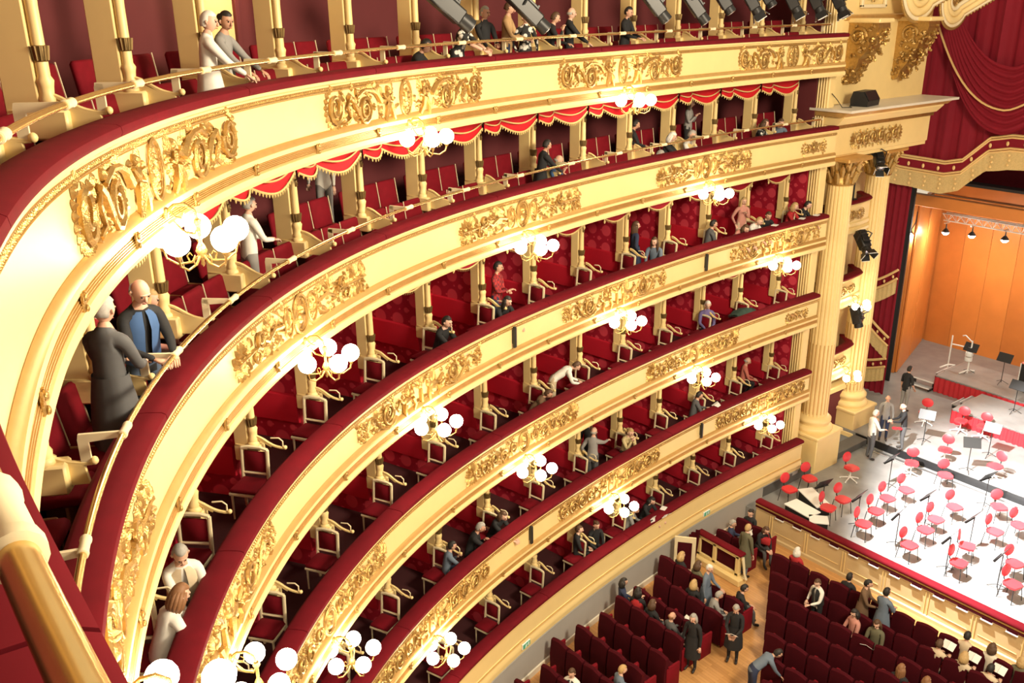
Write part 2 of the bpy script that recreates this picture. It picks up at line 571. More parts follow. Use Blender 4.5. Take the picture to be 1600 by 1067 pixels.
# ---- build each tier
for k in ORDER:
    t = TI[k]; T = TIER[k]; u0 = t['u0']; zc = t['zc']; zv = t['zv']; bot = t['bot']
    st = .06 if k == 'A' else .1
    # parapet, one cream profile with a foot moulding
    top = [(.16, zv), (-.045, zv), (-.045, zv-.035), (-.02, zv-.055), (0, zv-.06), (0, zc+.22)]
    if k == 'F':
        low = [(-.015, zc+.215), (-.035, zc+.17), (-.02, zc+.14), (-.05, zc+.05), (-.05, zc-.02), (-.02, zc-.06), (-.02, bot), (.16, bot)]
    else:
        low = [(-.035, zc+.20), (-.05, zc+.15), (-.055, zc+.145), (-.055, zc+.09), (-.02, zc+.08), (-.02, zc-.02), (-.065, zc-.035), (-.075, zc-.10), (-.05, bot), (.16, bot)]
    sweep(MB(), u0, UE, top+low, st, closed=True).build('parapet', 'cream', T, smooth=25)
    # velvet cushion
    cs = [(-.060, zv+.005), (-.078, zv+.04), (-.070, zv+.085), (-.035, zv+.105), (.10, zv+.112), (.22, zv+.104), (.262, zv+.08), (.27, zv+.04), (.262, zv+.0)]
    vc = MB()
    # cushions laid end to end, one per box
    seams = [u for u in np.arange(math.floor(u0)+.5, UE, 2.0)]
    eds = [u0]+[s for s in seams if u0+.3 < s < UE-.3]+[UE]
    for a, b in zip(eds[:-1], eds[1:]):
        c = MB()
        sweep(c, a+.004, b-.004, cs, st, closed=True)
        c.build('velvet_cushion', 'velvet', T, smooth=50)
    if k != 'F':
        m = MB()
        bead_row(m, u0, UE, -.014, zv-.112, .021 if k == 'A' else .016, .048 if k in 'AB' else .05)
        o = m.build('bead_moulding', 'gold', T); o['kind'] = 'stuff'
        sweep(MB(), u0, UE, [(-.002, zv-.082), (-.010, zv-.086), (-.010, zv-.138), (-.002, zv-.142)], st, closed=True).build('bead_ground', 'gold_backing', T)
        sweep(MB(), u0, UE, [(-.004, zv-.145), (-.014, zv-.150), (-.004, zv-.158)], st, closed=True).build('gilt_fillet', 'gold_band', T, smooth=60)
        sweep(MB(), u0, UE, [(-.006, zc+.226), (-.042, zc+.203), (-.058, zc+.150), (-.03, zc+.148)], st, closed=True).build('gilt_ovolo', 'gold_band', T, smooth=60)
        band = []
        for i in range(5):
            z1 = zc+.078-i*.019
            band += [(-.026-.004*i, z1), (-.040-.004*i, z1-.004), (-.040-.004*i, z1-.013), (-.024-.004*i, z1-.018)]
        sweep(MB(), u0, UE, band+[(-.015, zc-.02), (-.015, zc+.078)], st, closed=True).build('gilt_reeded_band', 'gold_band', T, smooth=30)
        # a clip over the reeded band in the middle of every box
        b = MB()
        b.box((0, -.055, .03), (.07, .035, .13), bev=.012)
        b.sphere((0, -.078, .07), .03, 8, 6, (1, .6, 1)); b.sphere((0, -.078, -.01), .026, 8, 6, (1, .6, 1))
        b.tube([(-.035, -.06, .03), (-.05, -.065, .07), (-.03, -.065, .10)], [.012, .014, .008], 5)
        b.tube([(.035, -.06, .03), (.05, -.065, .07), (.03, -.065, .10)], [.012, .014, .008], 5)
        cm = b.mesh('moulding_clip', 'gold', 60)
        for i in range(int(math.ceil(u0-.5)), 13):
            if i+.5 > UE-.2 or i+.5 < t['c0']-.6: continue
            o = obj('moulding_clip', cm); o.location = wv(i+.5, 0, zc); o.rotation_euler = (0, 0, wang(i+.5)); adopt(o, T)
    else:
        sweep(MB(), u0, UE, [(-.004, zv-.075), (-.016, zv-.085), (-.004, zv-.095)], st, closed=True).build('gilt_fillet', 'gold_band', T, smooth=60)
        sweep(MB(), u0, UE, [(-.018, zc+.215), (-.042, zc+.19), (-.022, zc+.165)], st, closed=True).build('gilt_fillet', 'gold_band', T, smooth=60)
    # floor, inner face of the parapet, back wall
    D = 3.1 if k in 'AB' else 2.5
    fl = t['fl']; ce = ceil_of(k)
    sweep(MB(), u0, UE, [(.16, zv-.02), (.20, zv-.02), (.20, fl), (.16, fl)], .2, closed=True).build('inner_lining', 'maroon', T)
    if k in 'AB':
        steps = [(.12, fl), (1.08, fl), (1.08, fl+.30), (1.72, fl+.30), (1.72, fl+.58), (D, fl+.58), (D, bot), (.12, bot)]
    else:
        steps = [(.12, fl), (D, fl), (D, bot), (.12, bot)]
    sweep(MB(), u0, UE, steps, .2, closed=True).build('floor_slab', 'maroon_dark', T)
    b = MB(); sweep(b, u0, UE+.1, [(D, bot), (D, ce+.1)], .2, uvs=True)
    b.build('back_wall', 'maroon' if k in 'AB' else 'damask', T)
    if k not in 'AB':
        sweep(MB(), u0, UE, [(D-.001, fl+.35), (D-.07, fl+.36), (D-.09, fl+.6), (D-.07, fl+.86), (D-.001, fl+.88)], .2).build('padded_bench_back', 'pad_red', T, smooth=60)
    # columns
    h = ce-t['zl']
    ms = column_meshes(h, k in 'AB')
    for u in range(t['c0'], 14):
        add_column(k, u-.03 if u < 13 else 13.02, ms)
    # partitions between boxes
    if k not in 'AB':
        for u in range(t['c0'], 14):
            uu = u if u < 13 else 13.05
            b = MB()
            du = .028/BOX*1.0
            vs = []; uvl = []
            for s_ in (-du, du):
                for d in (1.18, D):
                    for z in (fl, ce):
                        vs.append(tuple(wp(uu+s_, d, z))); uvl.append((d+u*.37, z))
            b.add(vs, [(0, 1, 3, 2), (4, 6, 7, 5), (0, 4, 5, 1), (2, 3, 7, 6), (0, 2, 6, 4), (1, 5, 7, 3)], uvl)
            pt = b.build('partition', 'damask', T)
            b = MB()
            vs = []
            prof = [(.0, .36), (.05, .37), (.07, .60), (.05, .84), (.0, .86)]
            rows = [[tuple(wp(uu+(-.03-q)/BOX, d, fl+zz)) for q, zz in prof] for d in (1.22, 1.32, 1.5, 1.7, 2.0, D)]
            b.grid(rows)
            b.add([rows[0][i] for i in range(5)], [(0, 1, 2, 3, 4)])
            b.build('padded_dado', 'pad_red', pt, smooth=60)
    vs = [tuple(wp(UE-.06+q, d, z)) for q in (0, .02) for d in (.75, D) for z in (fl, ce)]
    MB().add(vs, [(0, 1, 3, 2), (4, 6, 7, 5), (0, 4, 5, 1), (2, 3, 7, 6), (0, 2, 6, 4), (1, 5, 7, 3)], [(d, z) for q in (0, 1) for d in (.75, D) for z in (fl, ce)]).build('end_wall', 'maroon' if k in 'AB' else 'damask', T)
    # valances over the opening (they hang from the tier above)
    if k in 'BCDE' or k == 'F':
        z = ce-.005
        for u in range(t['c0'], 13):
            a = MB(); f = MB()
            if k == 'B':
                swag(a, f, u+.13, u+.81, .70, z, .25, .19, True)
                a.sphere(wv(u+.13, .72, z-.06), .03, 6, 5)
                o = a.build('valance', 'swag_red', T, smooth=60); f.build('gold_fringe', 'fringe', o)
                a = MB(); f = MB()
                swag(a, f, u-.17, u+.11, .66, z, .27, .09, False)
                o = a.build('valance', 'swag_red', T, smooth=60); f.build('gold_fringe', 'fringe', o)
            elif k in 'CDE':
                garland(a, f, u+.17, u+.77, .66, z, .22, .16)
                o = a.build('valance', 'swag_dark', T, smooth=60); f.build('gold_fringe', 'fringe', o)
# handrails on the two galleries
for k in 'AB':
    t = TI[k]; T = TIER[k]
    zr = t['zl']+.25
    us = np.linspace(t['u0'], 12.95, 240)
    rail = MB().tube([tuple(p) for p in wp(us, .03, zr)], .026, 28 if k == 'A' else 10).build('handrail', 'brass', T, smooth=60)
    # ring turned to lie along the rail
    b2 = MB(); b2.lathe([(.027, -.10), (.037, -.095), (.038, -.07), (.033, -.06), (.033, .06), (.038, .07), (.037, .095), (.027, .10)], 14, rot=Matrix.Rotation(PI/2, 3, 'Y'))
    b2.v = [(x, y+.03, z) for x, y, z in b2.v]
    ring = b2.mesh('rail_sleeve', 'cream_pale', 50)
    for u in ([-4.55] if k == 'A' else [])+list(range(-3, 13)):
        o = obj('rail_sleeve', ring); o.location = wv(u, 0, zr); o.rotation_euler = (0, 0, wang(u)); adopt(o, rail)
# end pier closing the tiers towards the proscenium, and the stalls wall
b = MB()
e0 = UE+.06
b.box(wv(e0+.16, 2.3, 8.8), (3.4, .5, 17.6))
b.box(wv(e0+.10, .62, 9.0), (.30, .30, 17.0), bev=.03)
for i in range(4):
    b.box(wv(e0-.04, .52+.085*i, 9.0), (.05, .05, 16.6), bev=.02)
struct(b.build('wall_end', 'cream'))
b = MB()
sweep(b, -1.0, UE, [(.05, 0.0), (.05, TI['F']['bot']+.02)], .2)
sweep(b, -1.0, UE, [(.05, TI['F']['bot']-.03), (-.01, TI['F']['bot']-.05), (.05, TI['F']['bot']-.09)], .2)
struct(b.build('wall_left', 'grey_wall'))
b = MB(); sweep(b, -1.0, UE, [(.05, 0), (.02, 0), (.02, .16), (.05, .18)], .2)
struct(b.build('baseboard_left', 'marble'))
# ceiling above the top gallery
b = MB(); sweep(b, -6.3, UE+.2, [(-.35, CEIL_A+.02), (-.35, CEIL_A+.3), (3.6, CEIL_A+.3), (3.6, CEIL_A+.02)], .2, closed=True)
struct(b.build('ceiling', 'cream_pale'))
# lit doorway at the back of the top gallery
t = thing('lit_doorway', 'bright yellow lit doorway in the back wall of the top gallery', 'door', wv(3.62, 3.05, TI['A']['fl']+.58), wang(3.62))
b = MB(); b.box((0, .0, 1.0), (.78, .04, 2.0), bev=.01); obj('door_leaf', b.mesh('door_leaf', 'cream'), t)
for x in (-.44, .44):
    b = MB(); b.box((x, -.03, 1.02), (.10, .10, 2.04), bev=.01); obj('jamb', b.mesh('jamb', 'maroon'), t)
b = MB(); b.box((0, -.03, 2.09), (.98, .10, .10), bev=.01); obj('lintel', b.mesh('lintel', 'maroon'), t)
q = wv(3.62, 2.6, TI['A']['fl']+2.3)
light('doorway_fill', 'POINT', q, 25, (1.0, .75, .35), shadow_soft_size=.08)  # added light on the door panel, in place of a lit corridor
t = thing('added_lamp', 'small added lamp lighting the doorway panel, top gallery', 'lamp', q, 0)  # added lamp body around the doorway light
b = MB(); b.lathe([(.0, .30), (.05, .30), (.05, .22), (.10, .14), (.12, .10)], 12); obj('shade', b.mesh('shade', 'cream_pale', 60), t)
# ================================================================== gilded relief on the parapets
class Relief:
    """relief drawn in (a, z) metres round its centre, raised dep metres from the panel, then bent to the parapet"""
    def __init__(s):
        s.b = MB(); s.zs = 1.0
    def pt(s, a, z, h):
        return Vector((a, -h, z))
    def vine(s, pts, r0, r1=None, h=.018, n=5):
        r1 = r0 if r1 is None else r1
        m = len(pts)
        s.b.tube([s.pt(a, z, h+.012*math.sin(PI*i/(m-1))) for i, (a, z) in enumerate(pts)], [1.35*(r0+(r1-r0)*i/(m-1)) for i in range(m)], n, flat=.8)
    def spiral(s, ca, cz, r, turns, ph, sg, th=.02, sx=1.0):
        m = int(10*turns)+2
        pts = []
        for i in range(m):
            q = i/(m-1)
            an = ph+sg*q*turns*2*PI
            rr = r*(1-.82*q)
            pts.append((ca+rr*math.cos(an)*sx, cz+rr*math.sin(an)))
        s.vine(pts, th, th*.55, .026)
    def leaf(s, a, z, an, ln, w, h=.03):
        w *= 1.35; ln *= 1.08
        ca, sa = math.cos(an), math.sin(an)
        out = [(0, 0), (.25, .5), (.55, .42), (.8, .28), (1, 0), (.8, -.28), (.55, -.42), (.25, -.5)]
        base = [s.pt(a+ca*x*ln-sa*y*w, z+sa*x*ln+ca*y*w, .004) for x, y in out]
        rid = [s.pt(a+ca*x*ln, z+sa*x*ln, hh) for x, hh in ((.12, h*.8), (.5, h*1.1), (.85, h*.7))]
        s.b.add(base+rid, [(0, 8, 1), (1, 8, 9, 2), (2, 9, 10, 3), (3, 10, 4), (4, 10, 5), (5, 10, 9, 6), (6, 9, 8, 7), (7, 8, 0)])
    def fan(s, a, z, r, a0, a1, n, ln, w, h=.03, sx=1.0):
        for i in range(n):
            an = a0+(a1-a0)*i/max(1, n-1)
            s.leaf(a+math.cos(an)*r*sx, z+math.sin(an)*r, an, ln, w, h)
    def dome(s, a, z, rx, rz, h=.04, n=10):
        s.b.sphere((a, 0, z), 1, n, 6, (rx, h, rz))
    def ring(s, a, z, rx, rz, th, h=.025, n=20):
        s.b.tube([s.pt(a+math.cos(2*PI*i/n)*rx, z+math.sin(2*PI*i/n)*rz, h) for i in range(n)], th, 5, closed=True)
    def rosette(s, a, z, r, n=6):
        s.dome(a, z, r*.32, r*.32, .045, 8)
        s.fan(a, z, r*.25, 0, 2*PI*(n-1)/n, n, r*.75, r*.6, .028)
    def grow(s, u0, zc, d0=0.0):
        arr = np.array(s.b.v); arr[:, 2] *= s.zs; arr[:, 1] *= 1.25
        P = wp(u0+arr[:, 0]/BOX, d0+arr[:, 1], 0)
        P[:, 2] = zc+arr[:, 2]
        s.b.v = [tuple(p) for p in P]
        return s.b
    def figure(s, a, z, m, sc=1.0):
        # small winged child figure
        s.dome(a, z+.135*sc, .036*sc, .042*sc, .06)
        s.dome(a+.004*m, z+.045*sc, .045*sc, .075*sc, .06)
        s.vine([(a+.03*m*sc, z+.08*sc), (a+.10*m*sc, z+.05*sc), (a+.14*m*sc, z+.10*sc)], .02*sc, .013*sc, .04)
        s.vine([(a-.02*m*sc, z+.08*sc), (a-.07*m*sc, z+.02*sc), (a-.12*m*sc, z+.04*sc)], .019*sc, .012*sc, .04)
        s.vine([(a+.01*m*sc, z-.01*sc), (a+.07*m*sc, z-.09*sc), (a+.10*m*sc, z-.20*sc)], .032*sc, .016*sc, .04)
        s.vine([(a-.01*m*sc, z-.01*sc), (a-.05*m*sc, z-.10*sc), (a-.12*m*sc, z-.19*sc)], .032*sc, .016*sc, .035)
        for q in range(4):
            s.leaf(a-.02*m*sc, z+.06*sc, (PI/2+m*(.45+.28*q)), (.19-.02*q)*sc, .05*sc, .03)
    def griffin(s, a, z, m, sc=1.0):
        # winged lion body, head turned to the centre (m = direction of the head)
        s.b.sphere((a, -.01, z-.02*sc), 1, 10, 6, (.14*sc, .05, .06*sc))
        s.dome(a+.13*m*sc, z+.05*sc, .06*sc, .07*sc, .06)
        s.dome(a+.17*m*sc, z+.14*sc, .045*sc, .045*sc, .06)
        s.leaf(a+.20*m*sc, z+.135*sc, 0 if m > 0 else PI, .06*sc, .04*sc, .04)
        for q in range(5):
            s.leaf(a+.06*m*sc, z+.03*sc, PI/2+m*(.15+.22*q), (.22-.018*q)*sc, .055*sc, .035)
        s.vine([(a+.12*m*sc, z), (a+.17*m*sc, z-.10*sc), (a+.14*m*sc, z-.20*sc)], .028*sc, .014*sc, .04)
        s.vine([(a-.10*m*sc, z-.03*sc), (a-.13*m*sc, z-.12*sc), (a-.08*m*sc, z-.20*sc)], .032*sc, .016*sc, .04)
        s.vine([(a-.13*m*sc, z), (a-.24*m*sc, z+.08*sc), (a-.30*m*sc, z-.02*sc), (a-.22*m*sc, z-.06*sc)], .018*sc, .01*sc, .03)
def relief(k, u0, sides=(-1, 1), scale=1.0, mini=False):
    t = TI[k]
    hi = t['zv']-.165; lo = t['zc']+.235
    mid = (hi+lo)/2; H = (hi-lo)/2
    r = Relief()
    if mini:                                     # short end piece: palmette and two scrolls
        for m in (-1, 1):
            r.spiral(m*.30*scale, -.02, H*.55, 1.6, PI/2 if m < 0 else PI/2, m, .018)
            r.fan(m*.30*scale, -.02, H*.5, (-1.2 if m > 0 else PI-1.2), (1.2 if m > 0 else PI+1.2), 6, H*.5, .05)
            r.leaf(m*.1, .0, (.5 if m > 0 else PI-.5), .2, .08); r.leaf(m*.1, -.05, (-.5 if m > 0 else PI+.5), .2, .08)
        r.rosette(0, 0, H*.8, 8)
        return r.grow(u0, mid)
    if k == 'A':
        r.ring(0, 0, .15, H*.92, .016); r.ring(0, 0, .115, H*.74, .008)
        r.dome(0, .03, .05, .08, .05); r.rosette(0, -.02, .10, 7); r.fan(0, -.02, .09, 0, 2*PI*.9, 10, .06, .035)
    elif k in 'BD':
        r.dome(0, 0, .165, H*.92, .02, 18); r.ring(0, 0, .19, H, .020, .028, 24); r.ring(0, 0, .155, H*.82, .010, .03, 20)
        r.dome(.0, .055, .045, .055, .075); r.dome(-.005, -.06, .085, .07, .055); r.leaf(.0, .05, 2.2, .10, .06, .07)
    elif k == 'C':
        r.vine([(0, -H*.9), (0, H*.2)], .03, .02, .03); r.dome(0, H*.45, .05, .07, .05); r.fan(0, H*.35, .03, .3, PI-.3, 5, .13, .05)
        r.leaf(0, -H*.8, 0.1, .22, .07); r.leaf(0, -H*.8, PI-.1, .22, .07)
    else:
        r.b.box((0, -.02, .0), (.16, .05, H*1.7), bev=.01); r.dome(0, H*.35, .05, .06, .07); r.dome(0, -H*.2, .06, .10, .06); r.fan(0, .1, .06, .2, PI-.2, 5, .12, .05)
    r.zs = {'A': 1.22, 'B': 1.14, 'C': 1.16, 'D': 1.16, 'E': 1.16}[k]
    rr = random.Random(int(u0*10)+ord(k))
    for m in sides:
        for q in range(46):                       # small infill foliage between the main scrolls
            x = .28+1.72*rr.random(); z = (rr.random()-.5)*1.5*H
            if q % 6 == 0: r.rosette(m*x, z, .045+.02*rr.random(), 5)
            else: r.leaf(m*x, z, rr.random()*6.28, .09+.05*rr.random(), .045+.02*rr.random(), .03)
        A = lambda x: m*x
        an = lambda x: x if m > 0 else PI-x
        if k == 'A':
            r.figure(A(.50), -.02, m, 1.15)
            r.spiral(A(1.16), -.05, .185, 2.2, an(.2), -m, .022); r.rosette(A(1.16), -.05, .07, 6)
            r.fan(A(1.16), -.05, .17, an(2.6), an(.5), 8, .09, .06); r.fan(A(1.16), -.05, .18, an(-.3), an(-2.2), 5, .07, .05)
            r.vine([(A(.72), .0), (A(.86), .12), (A(1.0), .16), (A(1.2), .17), (A(1.38), .10)], .03, .016, .03)
            r.leaf(A(1.02), .15, an(1.9), .12, .08, .05); r.dome(A(1.36), .16, .035, .045, .05); r.leaf(A(1.36), .12, an(-1.2), .22, .08)
            r.vine([(A(1.36), -.10), (A(1.50), .06), (A(1.62), .12), (A(1.68), .02), (A(1.58), -.12), (A(1.70), -.18)], .026, .014, .03)
            r.fan(A(1.58), -.02, .05, an(2.4), an(-1.6), 5, .11, .06)
            r.spiral(A(1.98), .02, .19, 2.0, an(3.0), m, .024); r.rosette(A(1.98), .02, .065, 6)
            r.fan(A(1.98), .02, .185, an(1.3), an(-2.3), 13, .085, .055, .035)
        elif k == 'B':
            r.dome(A(.36), 0, .10, H*.7, .012, 14); r.ring(A(.36), 0, .12, H*.78, .014); r.fan(A(.36), -H*.45, .03, .25, PI-.25, 7, H*1.05, .04, .03)
            r.leaf(A(.54), .10, an(.5), .34, .10); r.leaf(A(.54), -.10, an(-.3), .34, .10); r.vine([(A(.52), 0), (A(.8), .05), (A(1.0), -.03), (A(1.15), .03)], .022, .018)
            r.fan(A(.90), .06, .04, an(.2), an(2.4), 4, .17, .07); r.fan(A(.92), -.06, .04, an(-.2), an(-2.4), 4, .15, .07)
            r.spiral(A(1.24), .07, .12, 1.7, an(3.3), m, .02); r.rosette(A(1.24), .07, .05, 5)
            r.spiral(A(1.36), -.09, .10, 1.5, an(2.4), -m, .018)
            r.leaf(A(1.1), -.05, an(-.9), .16, .08); r.leaf(A(1.42), .05, an(.9), .16, .08)
            r.fan(A(1.66), -.01, .06, an(2.3), an(-2.3), 9, .17, .07, .035); r.fan(A(1.80), -.01, .06, an(1.4), an(-1.4), 7, .15, .06, .04); r.rosette(A(1.62), 0, .08, 6)
            r.vine([(A(1.4), .0), (A(1.6), .0), (A(1.95), -.01)], .02, .012)
        elif k == 'C':
            r.griffin(A(.42), -.01, -m, 1.15)
            r.spiral(A(1.05), 0, H*.92, 2.2, an(PI), m, .022); r.rosette(A(1.05), 0, .075, 6); r.fan(A(1.05), 0, H*.85, an(2.6), an(-2.9), 14, .06, .045)
            r.vine([(A(.78), -.14), (A(.9), -.2), (A(1.1), -.22), (A(1.35), -.12), (A(1.5), .08), (A(1.62), .12)], .02, .014)
            r.fan(A(1.44), .0, .05, an(2.6), an(-1.2), 5, .13, .07); r.rosette(A(1.40), .10, .07, 5); r.rosette(A(1.5), -.10, .07, 5)
            for q in range(7):
                x = 2*PI*q/7
                r.rosette(A(1.88)+math.cos(x)*.11, math.sin(x)*.11, .055, 5)
            r.vine([(A(1.62), .12), (A(1.75), .05), (A(1.8), -.08)], .015, .012)
        elif k == 'D':
            for q in range(4):
                ca = .40+.34*q; sg = 1 if q % 2 == 0 else -1
                r.spiral(A(ca), .03*sg, .125, 1.8, an(PI*.9), m*sg, .018); r.rosette(A(ca), .03*sg, .055, 6)
                r.fan(A(ca), .03*sg, .11, an(.4*sg+PI/2), an(.4*sg-PI/2-1), 7, .085, .06)
                r.leaf(A(ca+.15), -.10*sg, an(.4*sg), .17, .09); r.leaf(A(ca+.10), .12*sg, an(-.2*sg), .15, .08)
            r.fan(A(1.78), 0, .05, an(2.0), an(-2.0), 11, .17, .06, .035); r.fan(A(1.88), 0, .03, an(1.2), an(-1.2), 6, .16, .06, .045); r.dome(A(1.76), 0, .05, .06, .05)
        else:
            r.griffin(A(.36), -.01, -m, .95)
            # trophy panel: a tablet with curled edge
            r.vine([(A(.66), .14), (A(.95), .16), (A(.98), .02), (A(.93), -.14), (A(.68), -.15), (A(.66), .14)], .014)
            r.b.box((A(.81), -.012, 0), (.24, .02, .24), bev=.006); r.spiral(A(.81), 0, .10, 2, 0, m, .014); r.dome(A(.81), .0, .04, .04, .04)
            for q in range(2):
                ca = 1.20+.36*q; sg = 1 if q == 0 else -1
                r.spiral(A(ca), 0, .16, 2.2, an(PI*.9), m*sg, .02); r.rosette(A(ca), 0, .065, 6); r.fan(A(ca), 0, .15, an(2.8), an(-2.8), 13, .06, .05)
                r.leaf(A(ca+.18), -.12*sg, an(.4*sg), .16, .09); r.leaf(A(ca+.18), .12*sg, an(-.4*sg), .16, .09)
            r.spiral(A(1.95), -.0, .13, 1.6, an(2.2), -m, .02); r.fan(A(1.95), 0, .12, an(1.6), an(-1.9), 8, .075, .05)
    return r.grow(u0, mid)
ORN = {'A': [0, 4, 8, 12], 'B': [-2, 2, 6, 10], 'C': [0, 4, 8, 12], 'D': [2, 6, 10], 'E': [4, 8, 12]}
for k, lst in ORN.items():
    for u in lst:
        if u == 12:
            b = relief(k, 11.98, (-1,)) if k != 'A' else relief(k, 11.95, (-1,))
            b2 = relief(k, 12.05, (1,))
            # the panel ends before the pier: keep what fits
            o = b.build('gilded_ornament', 'gold', TIER[k], smooth=45)
            keep = MB()
            ylim = float(wp(UE-.12, 0, 0)[1])
            ok = [p[1] < ylim for p in b2.v]
            keep.v = b2.v
            keep.f = [f for f in b2.f if all(ok[i] for i in f)]
            keep.build('gilded_ornament', 'gold', TIER[k], smooth=45)
        else:
            relief(k, u).build('gilded_ornament', 'gold', TIER[k], smooth=45)
for k in 'BD':
    relief(k, 12.82, mini=True, scale=1.25).build('gilded_ornament', 'gold', TIER[k], smooth=45)
# ================================================================== globe lamps under the parapets
def lamp_meshes():
    M_ = {}
    b = MB()
    b.box((0, -.055, -.02), (.07, .05, .10), bev=.012)
    b.tube([(0, -.06, -.02), (0, -.14, .05), (0, -.24, .06), (0, -.32, .0), (0, -.34, -.10)], [.02, .018, .018, .016, .016], 6)
    b.tube([(0, -.10, .0), (0, -.14, -.06), (0, -.20, -.07), (0, -.22, -.02), (0, -.18, .0)], [.012, .012, .012, .010, .006], 5)
    b.tube([(0, -.12, -.10), (.0, -.2, -.2), (0, -.3, -.22), (0, -.335, -.15)], [.01, .014, .014, .01], 5)
    M_['bracket'] = b.mesh('bracket', 'gold', 60)
    b = MB()
    b.lathe([(.0, -.08), (.03, -.08), (.045, -.12), (.02, -.16), (.018, -.30), (.04, -.34), (.055, -.38), (.03, -.44), (.015, -.48), (.022, -.51), (.0, -.54)], 10, (0, -.34, 0))
    M_['stem'] = b.mesh('stem', 'gold', 60)
    b = MB()
    b.tube([(.03, 0, -.36), (.10, 0, -.42), (.23, 0, -.44), (.33, 0, -.38), (.35, 0, -.30)], [.012, .012, .011, .011, .014], 6)
    b.lathe([(.0, -.31), (.022, -.31), (.034, -.285), (.036, -.27), (.0, -.27)], 8, (.35, 0, 0))
    b.tube([(.12, 0, -.42), (.14, 0, -.36), (.11, 0, -.33), (.09, 0, -.36)], [.009, .008, .007, .004], 4)
    M_['arm'] = b.mesh('arm', 'gold', 60)
    b = MB()
    b.sphere((0, 0, 0), .122, 16, 10)
    M_['globe'] = b.mesh('globe', 'globe', 179)
    return M_
LM = lamp_meshes()
def lamp(pos, rz, label, n=5, arms=(18, 90, 162, 234, 306)):
    t = thing('globe_lamp', label, 'lamp', pos, rz, 'gilt globe lamps on the parapets')
    obj('bracket', LM['bracket'], t); obj('stem', LM['stem'], t)
    for a in arms:
        o = obj('lamp_arm', LM['arm'], t)
        o.location = (0, -.34, -.07); o.rotation_euler = (0, 0, R(a))
        g = obj('globe', LM['globe'], o)
        g.location = (.35, 0, -.155)
    return t
LW = {'A': 'top gallery', 'B': 'gallery below the top', 'C': 'highest box tier', 'D': 'third box tier up', 'E': 'second box tier up'}
for k, lst in {'A': [0, 4, 8], 'B': [-2, 2, 6, 10], 'C': [0, 4, 8, 12], 'D': [2, 6, 10], 'E': [4, 8, 12]}.items():
    n = len(lst)
    for i, u in enumerate(lst):
        w = 'nearest the camera' if i == 0 else ('nearest the stage' if i == n-1 else ORD[i+1]+' from the camera')
        lamp(wv(u, 0, TI[k]['zc']+.10), wang(u), 'lit gilt globe lamp on parapet of the %s, %s' % (LW[k], w))
# ================================================================== gallery seats
def gallery_seat_proto():
    M_ = []
    b = MB(); b.box((0, .23, .68), (.50, .09, .52), Matrix.Rotation(R(-9), 3, 'X'), bev=.03); M_.append(('backrest', b.mesh('backrest', 'velvet_seat', 50)))
    b = MB(); b.box((0, -.02, .43), (.48, .44, .11), Matrix.Rotation(R(-4), 3, 'X'), bev=.03); M_.append(('seat_pad', b.mesh('seat_pad', 'velvet_seat', 50)))
    b = MB(); b.box((0, -.10, .20), (.42, .03, .36), bev=.005); M_.append(('wooden_panel', b.mesh('wooden_panel', 'wood_seat')))
    b = MB(); b.box((.255, .06, .24), (.028, .40, .48), bev=.008); M_.append(('side_panel', b.mesh('side_panel', 'wood_seat')))
    b = MB(); b.box((.252, .20, .72), (.012, .012, .46), Matrix.Rotation(R(-9), 3, 'X')); M_.append(('edge_highlight', b.mesh('edge_highlight', 'cream_pale')))  # pale strip drawn in place of the highlight on the seat edge
    return M_
GS = gallery_seat_proto()
def place(parts, name, label, cat, loc, rz, group):
    t = thing(name, label, cat, loc, rz, group)
    for nm, me in parts:
        obj(nm, me, t)
    return t
SEATPOS = (.24, .52, .80)
GW = {'A': 'top gallery', 'B': 'second gallery'}
for k in 'AB':
    t = TI[k]; c0 = -2
    for u in range(c0, 13):
        for ri, (d, dz) in enumerate(((.76, 0), (1.36, .30))):
            for j, f in enumerate(SEATPOS):
                uu = u+f
                if uu > 13.0: continue
                place(GS, 'folding_seat', 'red folding seat, %s, %s bay from proscenium, %s row, %s' % (GW[k], ORD[13-u], ('front', 'back')[ri], ('left', 'centre', 'right')[j]),
                      'seat', wv(uu, d, t['fl']+dz), wang(uu), 'red folding seats in the galleries')
# ================================================================== gilt chairs in the boxes
def box_chair_proto():
    M_ = []
    # local: the sitter faces -x, back of the chair at +x
    b = MB()
    for y in (-.20, .20):
        b.tube([(.20, y, 0), (.19, y, .42), (.235, y, .92)], [.022, .028, .028], 6)
    b.tube([(.235, -.20, .92), (.24, -.1, .945), (.24, .1, .945), (.235, .20, .92)], .030, 6)
    b.tube([(.205, -.20, .55), (.205, .20, .55)], .022, 6)
    M_.append(('back_frame', b.mesh('back_frame', 'cream_pale', 60)))
    b = MB(); b.box((.222, 0, .735), (.03, .33, .31), Matrix.Rotation(R(5), 3, 'Y'), bev=.01); M_.append(('back_pad', b.mesh('back_pad', 'velvet_seat', 50)))
    b = MB(); b.box((.228, 0, .915), (.022, .20, .02), bev=.006); M_.append(('gilt_crest', b.mesh('gilt_crest', 'gold_dark')))
    b = MB(); b.box((0, 0, .455), (.42, .42, .07), bev=.025); M_.append(('seat_pad', b.mesh('seat_pad', 'velvet_seat', 50)))
    b = MB(); b.box((0, 0, .405), (.43, .43, .045), bev=.008); M_.append(('seat_rail', b.mesh('seat_rail', 'cream_pale')))
    for y in (-.18, .18):
        b = MB(); b.tube([(-.19, y, 0), (-.185, y, .2), (-.18, y, .40)], [.013, .017, .02], 6); M_.append(('leg', b.mesh('leg', 'cream_pale', 60)))
    return M_
BC = box_chair_proto()
CW_ = {'C': 'highest box tier', 'D': 'third box tier up', 'E': 'second box tier up', 'F': 'lowest box tier'}
